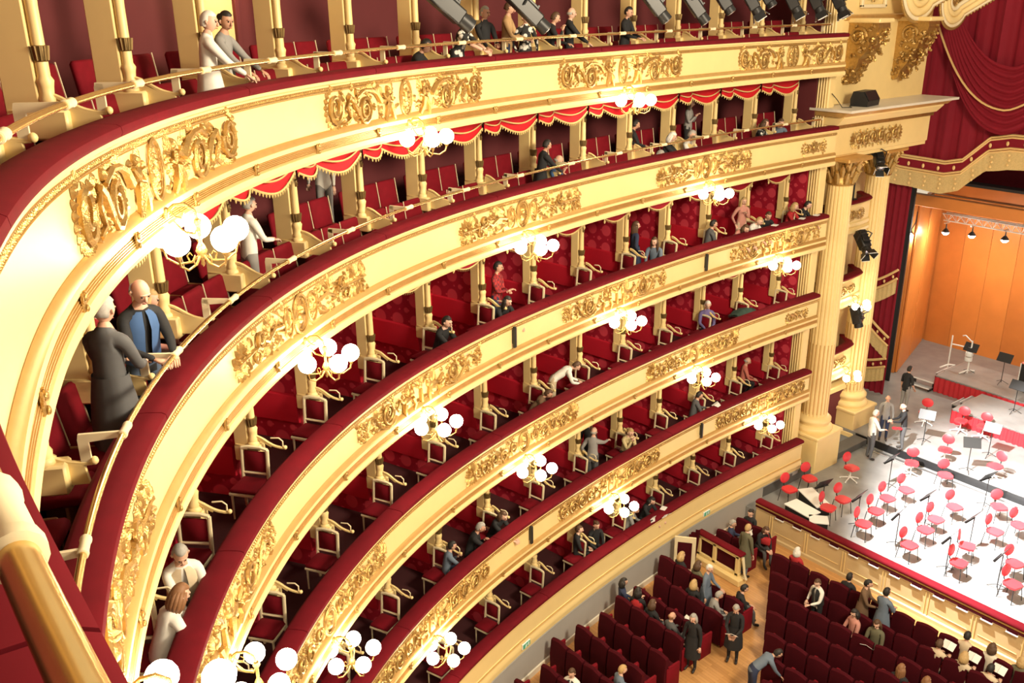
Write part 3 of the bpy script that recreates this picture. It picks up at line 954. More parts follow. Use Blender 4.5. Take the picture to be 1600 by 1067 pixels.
for k in 'CDEF':
    t = TI[k]
    for u in range(t['c0']+1, 14):
        uu = u-.24 if u < 13 else 12.84
        place(BC, 'gilt_chair', 'cream and gilt chair with red pad, %s, %s box from the proscenium' % (CW_[k], ORD[14-u]), 'chair',
              wv(uu, .80, t['fl']), wang(u), 'cream and gilt chairs in the boxes')
# ================================================================== stalls
mat('parquet', (0.60, 0.32, 0.12), 0.35, noise=0.10, nscale=3)
def parquet():
    m = MATS['parquet']; nt = m.node_tree; b = nt.nodes['Principled BSDF']
    tc = nt.nodes.new('ShaderNodeTexCoord')
    br = nt.nodes.new('ShaderNodeTexBrick')
    br.inputs['Scale'].default_value = 1
    br.inputs['Brick Width'].default_value = 0.9; br.inputs['Row Height'].default_value = 0.09; br.inputs['Mortar Size'].default_value = 0.002
    br.inputs['Color1'].default_value = (0.62, 0.33, 0.12, 1); br.inputs['Color2'].default_value = (0.50, 0.25, 0.085, 1); br.inputs['Mortar'].default_value = (0.24, 0.11, 0.04, 1)
    nt.links.new(tc.outputs['Object'], br.inputs['Vector'])
    nt.links.new(br.outputs['Color'], b.inputs['Base Color'])
parquet()
b = MB(); b.box((-6, 14.5, -.06), (21, 13.0, .12))
struct(b.build('floor', 'parquet'))
def stalls_seat_proto():
    M_ = []
    b = MB()
    prof = []
    rows = []
    for i in range(9):                                   # back with a gently arched top
        x = -.265+.53*i/8
        top = .93+.05*math.sin(PI*i/8)
        rows.append([(x, .20, .08), (x, .19, .5), (x, .13, top-.03), (x, .15, top), (x, .19, top+.01), (x, .24, top-.02), (x, .285, .5), (x, .27, .08)])
    b.grid(rows)
    b.add(rows[0], [tuple(range(8))]); b.add(rows[-1], [tuple(range(8))])
    b.v = [(x, -y, z) for x, y, z in b.v]
    M_.append(('backrest', b.mesh('backrest', 'velvet_dark', 40)))
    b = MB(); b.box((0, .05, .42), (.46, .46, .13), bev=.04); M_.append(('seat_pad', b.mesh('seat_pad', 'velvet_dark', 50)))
    b = MB(); b.box((0, .02, .19), (.44, .36, .34), bev=.01); M_.append(('base', b.mesh('base', 'wood_seat')))
    for s_ in (-1, 1):
        b = MB(); b.box((s_*.275, .02, .32), (.035, .46, .64), bev=.01); b.box((s_*.275, .04, .655), (.065, .40, .05), bev=.018); M_.append(('armrest', b.mesh('armrest', 'velvet_seat', 50)))
    return M_
SS = stalls_seat_proto()
SEAT_SPOTS = {}
# centre block: rows counted from the pit rail
ROWY = [19.35, 18.55, 17.78, 17.02, 16.26, 15.5, 14.74, 13.98, 13.22, 12.46]
for i, y in enumerate(ROWY):
    x0 = -12.75+(19.35-y)*.66
    n = 0
    x = x0
    while x < -5.2:
        n += 1
        yy = y-.06+.075*(x+12.8)
        if not (i == 0 and n == 0):
            place(SS, 'stalls_seat', 'dark red stalls seat, centre block, %s row from pit rail, %s from the aisle' % (ORD[i+1], ORD[n]), 'seat', (x, yy, 0), R(4.3), 'dark red seats in the stalls')
        SEAT_SPOTS[('c', i+1, n)] = (x, yy)
        x += .585
LROW = [16.75, 15.95, 15.15, 14.5, 13.7, 12.9, 12.1, 11.3, 10.5, 9.7]
for i, y in enumerate(LROW):
    xw = float(np.interp(y, XS[:, 1][300:], XS[:, 0][300:]))   # wall line at this depth
    x = -12.30 if i < 4 else -12.05-.0*(i)
    n = 0
    while x > xw+.42:
        n += 1
        place(SS, 'stalls_seat', 'dark red stalls seat, block along grey wall, %s row from front, %s from aisle' % (ORD[i+1], ORD[n]), 'seat', (x, y, 0), R(2), 'dark red seats in the stalls')
        SEAT_SPOTS[('l', i+1, n)] = (x, y)
        x -= .585
# a few seats in the corner by the pit rail
for j, (x, y) in enumerate(((-14.55, 19.05), (-13.97, 19.05))):
    place(SS, 'stalls_seat', 'dark red stalls seat in the corner beyond the balustrade, %s' % ('against the wall', 'beside the aisle')[j], 'seat', (x, y, 0), R(2), 'dark red seats in the stalls')
for j, (x, y) in enumerate(((-14.6, 20.0), (-14.02, 20.0))):
    place(SS, 'stalls_seat', 'dark red stalls seat tight against the pit rail corner, %s' % ('against the wall', 'beside the aisle')[j], 'seat', (x, y, 0), R(2), 'dark red seats in the stalls')
# balustrade at the side entrance
t = thing('entrance_balustrade', 'cream balustrade with red panel and velvet top at the side entrance', 'balustrade', (-14.2, 18.35, 0))
b = MB(); b.box((-14.25, 18.30, .10), (1.75, .34, .20), bev=.02); b.build('plinth', 'cream', t)
b = MB(); b.box((-14.30, 18.34, .82), (1.55, .14, .10), bev=.01); b.box((-14.30, 18.34, .25), (1.55, .14, .10), bev=.01)
for x in (-15.0, -14.42, -13.60): b.box((x, 18.34, .53), (.12, .14, .62), bev=.01)
b.build('frame', 'cream', t)
b = MB(); b.box((-14.30, 18.36, .53), (1.42, .05, .56)); b.build('red_panel', 'velvet_dark', t)
b = MB(); b.box((-14.28, 18.36, .92), (1.66, .26, .10), bev=.035); b.build('velvet_top', 'velvet', t, smooth=50)
b = MB(); b.tube([(-13.46, 18.34, .86), (-13.40, 18.34, .60), (-13.36, 18.34, .36), (-13.30, 18.34, .24), (-13.42, 18.34, .22)], [.05, .04, .035, .05, .03], 6); b.build('scroll_end', 'cream_pale', t, smooth=60)
# side entrance: doorway in the grey wall, door ajar, red curtain
b = MB()
dx = float(wp(10.9, .05, 0)[0]); 
t = thing('side_door', 'open cream door with red padded panel in the stalls side entrance', 'door', (-15.0, 17.6, 0))
b.box((-14.78, 17.42, .62), (.60, .05, 1.24), Matrix.Rotation(R(40), 3, 'Z'), bev=.008); b.build('door_leaf', 'cream_pale', t)
b = MB(); b.box((-14.77, 17.395, .62), (.40, .03, .9), Matrix.Rotation(R(40), 3, 'Z')); b.build('padded_panel', 'velvet_dark', t)
t = thing('door_curtain', 'dark red curtain drawn aside in the stalls entrance below the exit sign', 'curtain', (-15.0, 17.9, 0))
b = MB()
rows = [[(-14.98+.05*math.sin(i*1.9)+.12*math.sin(z*1.2), 17.66+i*.055, z) for z in (0, .3, .6, .9, 1.2)] for i in range(9)]
b.grid(rows); b.build('curtain_cloth', 'velvet_dark', t, smooth=60)
# green exit signs on the lowest parapet
for (u, w) in ((10.62, 'near the side entrance'), (5.98, 'at the near end of the stalls')):
    t = thing('exit_sign', 'small green exit sign on the lowest parapet, %s' % w, 'sign', wv(u, -.05, TI['F']['zc']+.06), wang(u))
    b = MB(); b.box((0, -.02, 0), (.30, .035, .15), bev=.006); obj('housing', b.mesh('housing', 'white_metal'), t)
    b = MB(); b.box((0, -.042, 0), (.27, .008, .12)); obj('green_face', b.mesh('green_face', 'green_sign'), t)
    b = MB()
    b.sphere((-.03, -.05, .035), .012, 6, 4)
    b.tube([(-.03, -.05, .02), (-.02, -.05, -.01)], .009, 4); b.tube([(-.02, -.05, -.01), (-.05, -.05, -.03), (-.06, -.05, -.045)], .006, 4); b.tube([(-.02, -.05, -.01), (.0, -.05, -.03), (.01, -.05, -.05)], .006, 4)
    b.tube([(-.055, -.05, .0), (-.03, -.05, .018), (.0, -.05, .005)], .005, 4)
    b.box((.07, -.05, 0), (.04, .006, .08)); b.box((.03, -.05, .0), (.03, .006, .015))
    obj('running_figure', b.mesh('running_figure', 'white_metal'), t)
# ================================================================== pit rail
PZ = .60; SZ = .88
mat('rail_panel', (0.62, 0.47, 0.25), 0.5, noise=0.06, nscale=4)
mat('stage_floor', (0.24, 0.24, 0.235), 0.33, noise=0.4, nscale=1.6, bump=0.05, bscale=20)
mat('stage_dark', (0.10, 0.10, 0.095), 0.5, noise=0.3, nscale=2)
mat('orange_wood', (0.66, 0.23, 0.05), 0.4, noise=0.16, nscale=1.2)
mat('orange_wood2', (0.58, 0.19, 0.04), 0.42, noise=0.16, nscale=1.6)
mat('chair_red', (0.62, 0.03, 0.04), 0.45)
mat('skirt_red', (0.50, 0.02, 0.03), 0.7, sheen=0.2)
mat('lamp_white', (1, 1, 1), 0.3, emis=(1.0, 0.93, 0.80), estr=260)
YR = 20.86
t = thing('pit_rail', 'long cream panelled orchestra pit rail with red velvet top', 'barrier', (-9, YR, 0))
x0, x1 = -14.98, -2.0
def yr(x): return YR+.010*(x+15)**1.15
def xsweep(mb, prof, x0=x0, x1=x1, n=40):
    xs = np.linspace(x0, x1, n)
    pr = prof+[prof[0]]
    P = [[(x, yr(x)+dy, z) for dy, z in pr] for x in xs]
    mb.grid(P)
    for row in (0, n-1): mb.add(P[row][:-1], [tuple(range(len(prof)))])
    return mb
xsweep(MB(), [(-.05, 0), (-.05, .10), (0, .12), (0, .80), (-.03, .84), (-.03, .86), (.0, .88), (.0, 1.02), (.20, 1.02), (.20, 0)]).build('panelling', 'rail_panel', t)
xsweep(MB(), [(-.035, .875), (-.05, .89), (-.05, .925), (-.03, .94), (.0, .94), (.0, .875)]).build('dark_red_band', 'velvet_dark', t)
xsweep(MB(), [(-.03, .945), (-.05, .96), (-.05, .99), (-.03, 1.005), (0, 1.005), (0, .945)]).build('gilt_strip', 'gold_band', t)
xsweep(MB(), [(-.06, 1.02), (-.075, 1.06), (-.05, 1.105), (.06, 1.125), (.17, 1.105), (.24, 1.06), (.23, 1.02)]).build('velvet_top', 'velvet', t, smooth=60)
i = 0; x = -14.4
while x < x1-.8:
    # raised panel field, its mullion pair and the hooded foot lights
    for dx in (-.045, .045):
        b = MB(); b.box((x+dx, yr(x)-.012, .46), (.022, .024, .66), bev=.004); b.build('mullion', 'cream', t)
    b = MB(); b.box((x+.62, yr(x+.62)-.008, .30), (.96, .018, .012)); b.build('panel_moulding', 'cream', t)
    for q in (.30, .92):
        b = MB(); b.box((x+q, yr(x+q)-.045, .815), (.30, .05, .035), bev=.006); o = b.build('light_hood', 'white_metal', t)
        b = MB(); b.box((x+q, yr(x+q)-.03, .855), (.26, .03, .05)); b.build('lamp_slot', 'velvet_dark', o)
    x += 1.24
# ================================================================== stage floor
b = MB(); b.box((-7.3, 24.45, .30), (17.4, 6.9, .60)); struct(b.build('floor_pit', 'stage_floor'))
b = MB(); b.box((-7.0, 33.6, .44), (26.0, 11.7, .88)); struct(b.build('floor_stage', 'stage_floor'))
b = MB(); b.box((-7.3, 27.74, .74), (17.4, .05, .26)); struct(b.build('trim_1', 'black'))
b = MB(); b.box((-7.3, 27.45, .62), (17.4, .16, .04), bev=.01); struct(b.build('trim_2', 'steel'))
# low kerb at the foot of the columns
b = MB(); b.box((-15.75, 25.0, .72), (.5, 5.3, .24), bev=.01); b.box((-15.72, 22.6, .80), (.45, 1.5, .40), bev=.01); struct(b.build('trim_3', 'stage_dark'))
# ---- concert shell in orange wood
b = MB(); b.box((-10, 38.75, 4.6), (20, .1, 8.0)); SHB = struct(b.build('wall_back', 'orange_wood2'))
xx = -19.6; j = 0
while xx < -2:
    w = 1.12
    b = MB(); b.box((xx+w/2, 38.66, 4.2), (w-.012, .06, 6.7), bev=.006)
    b.build('panel', 'orange_wood' if j % 3 else 'orange_wood2', SHB); xx += w; j += 1
def quadwall(p0, p1, z0, z1, th):
    b = MB(); p0 = Vector(p0); p1 = Vector(p1)
    d = (p1-p0); L = d.length; a = math.atan2(d.y, d.x)
    b.box(((p0.x+p1.x)/2, (p0.y+p1.y)/2, (z0+z1)/2), (L, th, z1-z0), Matrix.Rotation(a, 3, 'Z'), bev=.01)
    return b
SHL = struct(quadwall((-18.3, 33.9), (-19.75, 38.6), SZ, 8.0, .12).build('wall_shell', 'orange_wood2'))
for (a, c) in ((.02, .46), (.49, .97)):
    p0 = Vector((-18.2, 33.95)); p1 = Vector((-19.65, 38.55))
    q0 = p0.lerp(p1, a); q1 = p0.lerp(p1, c)
    quadwall(q0, q1, SZ+.01, 7.95, .07).build('panel', 'orange_wood', SHL)
b = MB(); b.box((-10.5, 34.0, 8.15), (16.4, .30, .45), bev=.02); struct(b.build('trim_4', 'orange_wood'))
b = MB(); b.box((-10.5, 36.6, 7.75), (17.6, .25, .40), bev=.02); struct(b.build('trim_5', 'orange_wood'))
b = MB(); b.box((-10.5, 36.4, 9.0), (18.4, 5.2, .1)); struct(b.build('ceiling_stage', 'black'))
b = MB(); b.box((-18.35, 33.0, 4.6), (.9, .08, 9.2)); struct(b.build('wall_masking', 'black'))
b = MB(); b.box((-10.5, 34.4, 10.2), (18.4, .08, 2.4)); struct(b.build('wall_border', 'velvet_dark'))
# ---- lighting truss with floods
t = thing('lighting_truss', 'aluminium lattice truss hung above the stage', 'truss', (-12, 36, 7.0))
for (y, z) in ((35.85, 7.35), (36.15, 7.35), (36.0, 7.05)):
    b = MB(); b.tube([(-18.2, y, z), (-6.0, y, z)], .028, 6); b.build('chord', 'white_metal', t)
b = MB(); n = 34
for i in range(n):
    xa = -18.2+12.2*i/n; xb = -18.2+12.2*(i+1)/n; xm = (xa+xb)/2
    for y in (35.85, 36.15):
        b.tube([(xa, y, 7.35), (xm, 36.0, 7.05), (xb, y, 7.35)], .015, 4)
    b.tube([(xa, 35.85, 7.35), (xb, 36.15, 7.35)], .012, 4)
o = b.build('lacing', 'white_metal', t)
for i, (x, y, z) in enumerate(((-18.05, 36.0, 6.62), (-16.98, 36.0, 6.68), (-15.7, 36.0, 6.75), (-14.4, 36.0, 6.75), (-13.1, 36.0, 6.75))):
    t = thing('flood_lamp', 'lit flood lamp clamped under the stage truss, %s from its left end' % ORD[i+1], 'lamp', (x, y, z), 0, 'flood lamps under the truss')
    b = MB(); b.lathe([(.02, .30), (.03, .12), (.06, .10), (.14, .0), (.15, -.04)], 12); obj('reflector', b.mesh('reflector', 'black_metal', 50), t)
    b = MB(); b.sphere((0, 0, -.05), .13, 12, 8, (1, 1, .8)); obj('bulb', b.mesh('bulb', 'lamp_white', 179), t)
    b = MB(); b.box((0, 0, .34), (.06, .34, .05)); obj('clamp', b.mesh('clamp', 'steel'), t)
t = thing('flood_lamp', 'single lit lamp on the edge of the left shell wall', 'lamp', (-18.35, 33.86, 6.75), 0, 'flood lamps under the truss')
b = MB(); b.lathe([(.02, .22), (.04, .12), (.12, .0)], 12); obj('reflector', b.mesh('reflector', 'black_metal', 50), t)
b = MB(); b.sphere((0, -.06, -.05), .13, 12, 8); obj('bulb', b.mesh('bulb', 'lamp_white', 179), t)
b = MB(); b.tube([(0, 0, .2), (.12, .05, .5), (.10, .08, .9), (0, .1, 1.1)], .02, 5); obj('cable', b.mesh('cable', 'black', 60), t)
# ---- risers with red skirts
def riser(label, x0, x1, y0, y1, zt, topmat):
    t = thing('stage_platform', label, 'platform', ((x0+x1)/2, (y0+y1)/2, SZ), 0, 'skirted platforms on the stage')
    b = MB(); b.box(((x0+x1)/2, (y0+y1)/2, zt-.04), (x1-x0, y1-y0, .08), bev=.008); b.build('deck', topmat, t)
    b = MB(); b.box(((x0+x1)/2, (y0+y1)/2, zt-.02), (x1-x0+.02, y1-y0+.02, .03)); b.build('edge_trim', 'steel', t)
    n = int((x1-x0)/.04)
    rows = [[(x0+(x1-x0)*i/n, y0-.03-.035*math.sin(i*1.25+.6*math.sin(i*.31))-.02*(1-q), SZ+(zt-.06-SZ)*q) for q in (0, .5, 1)] for i in range(n+1)]
    b = MB(); b.grid(rows); b.build('red_skirt', 'skirt_red', t, smooth=80)
    n = int((y1-y0)/.05)
    rows = [[(x0-.03-.03*math.sin(i*1.3), y0+(y1-y0)*i/n, SZ+(zt-.06-SZ)*q) for q in (0, .5, 1)] for i in range(n+1)]
    b = MB(); b.grid(rows); b.build('red_skirt', 'skirt_red', t, smooth=80)
riser('rear grey stage platform with pleated red skirt', -16.25, -5, 33.45, 35.7, 1.55, 'stage_floor')
riser('front pale stage platform with pleated red skirt', -14.35, -5, 31.2, 33.35, 1.42, 'stage_floor')
def steps(label, x, y, zs, rz, w=.9):
    t = thing('stage_steps', label, 'steps', (x, y, SZ), rz, 'little stage steps')
    for i, z in enumerate(zs):
        b = MB(); b.box((0, -.30*i, z-SZ-.03), (w, .30, .05), bev=.006); o = obj('tread', b.mesh('tread', 'stage_floor'), t)
        b = MB(); b.box((0, -.30*i-.15, z-SZ-.02), (w, .02, .05)); obj('nosing', b.mesh('nosing', 'white_metal'), o)
        b = MB()
        for s_ in (-1, 1): b.box((s_*(w/2-.03), -.30*i, (z-SZ)/2-.03), (.04, .26, max(.05, z-SZ-.06)))
        obj('support', b.mesh('support', 'black'), t)
steps('black edged steps up to the left end of the front platform', -14.55, 32.9, (1.22, 1.04), R(-90), .9)
steps('black edged steps up to the left end of the rear platform', -16.45, 35.2, (1.32, 1.1), R(-90), .9)
steps('low black steps at the front left of the rear platform', -16.75, 33.6, (1.20, 1.02), R(0), .9)
# ================================================================== proscenium
mat('flute_gold', (0.62, 0.38, 0.13), 0.45, 0.4)
def big_column(label, x, y, r, z0, zped, zs0, zs1, zcap):
    t = thing('fluted_column', label, 'column', (x, y, z0), 0, 'giant proscenium columns')
    s = r*1.55
    b = MB(); b.box((x, y, (z0+zped)/2), (2*s, 2*s, zped-z0), bev=.02); b.box((x, y, z0+.09), (2*s+.14, 2*s+.14, .18), bev=.02); b.box((x, y, zped-.05), (2*s+.10, 2*s+.10, .12), bev=.03)
    b.build('pedestal', 'cream', t, smooth=40)
    h = zs0-zped; b = MB()
    b.lathe([(r*1.42, zped), (r*1.46, zped+h*.1), (r*1.46, zped+h*.25), (r*1.34, zped+h*.34), (r*1.20, zped+h*.40), (r*1.22, zped+h*.55), (r*1.32, zped+h*.62), (r*1.32, zped+h*.78), (r*1.18, zped+h*.88), (r*1.05, zs0)], 28, (x, y, 0))
    b.build('base_rings', 'cream', t, smooth=60)
    # fluted shaft
    n = 20; rows = []
    for k in range(n*4):
        a = 2*PI*k/(n*4); q = k % 4
        f = (1.0, .985, .925, .985)[q]
        rows.append([(x+math.cos(a)*r*f*tp, y+math.sin(a)*r*f*tp, z) for z, tp in ((zs0, 1.0), (zs0+(zs1-zs0)*.33, 1.0), (zs0+(zs1-zs0)*.66, .95), (zs1, .88))])
    b = MB(); b.grid(rows, closed_u=True); b.build('fluted_shaft', 'cream', t, smooth=30)
    zz = zs0+(zs1-zs0)*.33
    for k in range(n):
        a = 2*PI*(k*4+2)/(n*4)
        b = MB(); b.tube([(x+math.cos(a)*r*.945, y+math.sin(a)*r*.945, zs0+.08), (x+math.cos(a)*r*.945, y+math.sin(a)*r*.945, zz)], r*.05, 5); b.build('gilt_reed', 'flute_gold', t)
    # corinthian capital
    b = MB(); b.lathe([(r*.9, zs1), (r*1.0, zs1+.04), (r*.9, zs1+.09), (r*.88, zs1+.3), (r*1.0, zcap-.25), (r*1.25, zcap-.1)], 20, (x, y, 0))
    H = zcap-zs1
    for ring, (zb, ln, nn, off) in enumerate(((zs1+.08, H*.45, 10, 0), (zs1+.30, H*.42, 10, .5), (zs1+.5, H*.36, 8, .25))):
        for k in range(nn):
            a = 2*PI*(k+off)/nn; ca, sa = math.cos(a), math.sin(a)
            rr = r*(.90+.06*ring)
            b.tube([(x+ca*rr, y+sa*rr, zb), (x+ca*(rr+.05), y+sa*(rr+.05), zb+ln*.55), (x+ca*(rr+.14), y+sa*(rr+.14), zb+ln*.95), (x+ca*(rr+.20), y+sa*(rr+.20), zb+ln*.85)], [.07, .085, .06, .03], 6)
    for k in range(4):
        a = PI/4+PI/2*k; ca, sa = math.cos(a), math.sin(a)
        pts = [(x+ca*(r*1.1+.1*math.cos(q)*(1-q/9))+ca*.12, y+sa*(r*1.1+.1*math.cos(q)*(1-q/9))+sa*.12, zcap-.2+.1*math.sin(q)*(1-q/9)) for q in np.linspace(0, 7, 14)]
        b.tube(pts, [.05]*10+[.04, .03, .025, .02], 5)
    b.build('gilt_capital', 'gold', t, smooth=50)
    b = MB(); b.box((x, y, zcap-.03), (r*2.9, r*2.9, .12), bev=.03); b.build('abacus', 'gold_band', t)
    return t
PX = -17.5
big_column('giant cream fluted column beside the box tiers, gilt capital, nearer the audience', -16.05, 25.05, .43, .30, 1.92, 2.45, 10.15, 11.0)
big_column('giant cream fluted column at the curtain edge, gilt capital, nearer the stage', -16.85, 28.45, .43, .60, 1.60, 2.15, 9.95, 10.85)
# wall between and behind the columns
b = MB(); b.box((PX-.25, 26.6, 8.7), (.5, 5.2, 17.4)); struct(b.build('wall_proscenium', 'cream'))
# stage boxes between the columns
def stage_box(z, label, deco=True):
    t = thing('stage_box', label, 'balcony', (-16.9, 26.95, z-.9), 0, 'stage boxes between the columns')
    def outline(off):
        pts = []
        for i in range(13):
            q = i/12
            yy = 25.35+2.95*q
            pts.append((-16.62+off-.10*q+.16*math.sin(PI*min(1, q*1.05))-(.5*max(0, q-.86)/.14), yy))
        return pts
    def strip(prof, name, m, sm=40):
        P = [[(x, y, zz) for zz, (x, y) in [(zq, p) for zq, p in [(a[1], outline(a[0])[i]) for a in prof]]] for i in range(13)]
        b = MB(); b.grid(P); return b.build(name, m, t, smooth=sm)
    strip([(.0, z-.06), (.03, z-.10), (.0, z-.14), (.0, z-.66), (.05, z-.70), (.05, z-.80), (.0, z-.86), (.08, z-.92), (.08, z-1.02), (-.3, z-1.06)], 'parapet', 'cream', 30)
    strip([(-.26, z-.04), (-.24, z+.02), (-.1, z+.05), (.05, z+.04), (.085, z), (.06, z-.055), (.0, z-.06)], 'velvet_cushion', 'velvet', 60)
    strip([(-.24, z-.04), (-.24, z-.9), (-1.0, z-.9)], 'inner_lining', 'maroon')
    if deco:
        r = Relief(); H = .2
        for m in (-1, 1):
            r.spiral(m*.26, 0, .13, 1.8, PI/2, m, .018); r.fan(m*.26, 0, .12, (-1.4 if m > 0 else PI-1.4), (1.4 if m > 0 else PI+1.4), 8, .09, .06); r.leaf(m*.08, .05, (.6 if m > 0 else PI-.6), .16, .08); r.leaf(m*.08, -.08, (-.6 if m > 0 else PI+.6), .16, .08)
        r.rosette(0, 0, .13, 7)
        r.b.v = [(-16.44-y, 26.75+x, z-.40+q) for x, y, q in r.b.v]
        r.b.build('gilded_ornament', 'gold', t, smooth=45)
    return t
stage_box(9.30, 'topmost of the small velvet-topped stage boxes between the giant columns')
stage_box(6.72, 'middle one of the small velvet-topped stage boxes between the giant columns')
stage_box(4.10, 'lowest of the small velvet-topped stage boxes between the giant columns')
for i, z in enumerate((6.72, 4.10)):
    place(BC, 'gilt_chair', 'cream and gilt chair in the %s stage box between the columns' % ('middle', 'lowest')[i], 'chair', (-16.98, 26.6, z-.89), R(70), 'cream and gilt chairs in the boxes')
b = MB(); b.box((-17.0, 26.85, 1.55), (.2, 2.4, 1.5)); struct(b.build('door_1', 'maroon'))
b = MB(); b.box((-16.95, 26.85, 2.38), (.34, 2.5, .22), bev=.03); struct(b.build('trim_6', 'cream'))
# entablature and the great shelf
def xprof(prof, ya, yb, name, m, flare=0.0):
    # profile in (x, z) run along y, returned as structure
    b = MB(); pr = prof+[prof[0]]
    P = [[(x, y, z) for x, z in pr] for y in (ya, yb)]
    b.grid(P); b.add(P[0][:-1], [tuple(range(len(prof)))]); b.add(P[1][:-1], [tuple(range(len(prof)))])
    return b.build(name, m)
struct(xprof([(-17.4, 10.95), (-16.0, 10.95), (-16.0, 11.05), (-15.95, 11.08), (-15.95, 11.9), (-17.4, 11.9)], 24.2, 29.6, 'wall_entablature', 'cream'))
struct(xprof([(-17.4, 11.88), (-15.9, 11.88), (-15.88, 12.08), (-17.4, 12.08)], 24.1, 29.7, 'trim_7', 'gold'))
struct(xprof([(-16.38, 12.06), (-15.55, 12.06), (-15.35, 12.26), (-15.32, 12.34), (-16.38, 12.34)], 23.75, 29.2, 'trim_8', 'cream'))
struct(xprof([(-16.38, 12.32), (-15.30, 12.32), (-15.12, 12.46), (-16.38, 12.46)], 23.62, 29.35, 'trim_9', 'gold_band'))
struct(xprof([(-16.38, 12.46), (-15.0, 12.46), (-15.0, 12.53), (-16.38, 12.53)], 23.55, 29.45, 'trim_10', 'marble'))
r = Relief()
for m in (-1, 1):
    for q in range(3):
        r.spiral(m*(.16+.26*q), .02*(-1)**q, .13, 1.8, PI/2, m*(-1)**q, .02); r.fan(m*(.16+.26*q), 0, .12, 0, 2*PI*.9, 9, .08, .06)
    r.fan(m*.8, 0, .02, (-1.2 if m > 0 else PI-1.2), (1.2 if m > 0 else PI+1.2), 7, .17, .06)
r.rosette(0, 0, .14, 8)
r.b.v = [(-15.94-y*1.3, 26.55+x*1.45, 11.47+z*1.5) for x, y, z in r.b.v]
tag(r.b.build('frieze_ornament', 'gold', smooth=45), 'long oval gilt foliage ornament on the frieze under the shelf', 'ornament')
b = MB(); b.box((-16.75, 26.9, 14.9), (.9, 5.2, 4.8)); b.box((-16.28, 24.6, 14.9), (.12, .5, 4.7), bev=.02)
struct(b.build('wall_attic', 'cream'))
b = MB(); b.box((-16.24, 26.1, 14.98), (.14, 3.1, .16), bev=.03); struct(b.build('trim_11', 'gold_band'))
def corbel(label, y):
    t = thing('gilt_corbel', label, 'corbel', (-16.3, y, 13.1), 0, 'gilt corbels over the shelf')
    w = .62
    b = MB()
    prof = [(0, 1.75), (1.0, 1.75), (1.02, 1.6), (.95, 1.35), (.80, 1.2), (.72, .95), (.52, .75), (.45, .5), (.28, .3), (.22, .1), (.08, 0), (0, .05)]
    b.prism(prof, w, lambda x, z, q: Vector((-16.3+x, y-w/2+q, 13.1+z)))
    b.build('core', 'gold', t)
    b = MB(); b.box((-15.78, y, 14.90), (1.15, w+.14, .12), bev=.03); b.build('cap', 'cream', t)
    b = MB()
    for s_ in (-1, 1):
        yy = y+s_*(w/2+.02)
        pts = [(-16.3+.42+.26*math.cos(q)*(1-q/14), yy, 13.1+1.36+.26*math.sin(q)*(1-q/14)) for q in np.linspace(0, 11, 26)]
        b.tube(pts, [.05]*20+[.04, .035, .03, .03, .025, .02], 5)
    b.build('volute', 'gold', t, smooth=60)
    b = MB(); rr = random.Random(int(y*10))
    for q in range(150):
        a = rr.random(); e = rr.random()
        x = np.interp(a, [0, .15, .35, .6, 1], [.12, .3, .55, .8, 1.0]); z = a*1.6
        fx = x*(.25+.8*e); s_ = rr.choice((-1, 1, 0))
        p = Vector((-16.3+min(fx, x), y+s_*(w/2+.01), 13.12+z*(.98)+.05)) if s_ else Vector((-16.3+x+.03, y+(rr.random()-.5)*w, 13.12+z))
        an = rr.random()*6.3; L = .07+.07*rr.random()
        d = Vector((math.cos(an), 0 if s_ else math.sin(an)*.5, math.sin(an))) * L
        o = Vector((0, s_*.045, 0)) if s_ else Vector((.05, 0, -.02))
        b.tube([p, p+d*.5+o, p+d+o*.4], [.03, .045, .015], 5)
    o = b.build('acanthus_leaves', 'gold', t, smooth=60); o['kind'] = 'stuff'
corbel('large gilded acanthus corbel above the black loudspeaker', 25.15)
corbel('large gilded acanthus corbel beside the red house curtain', 27.85)
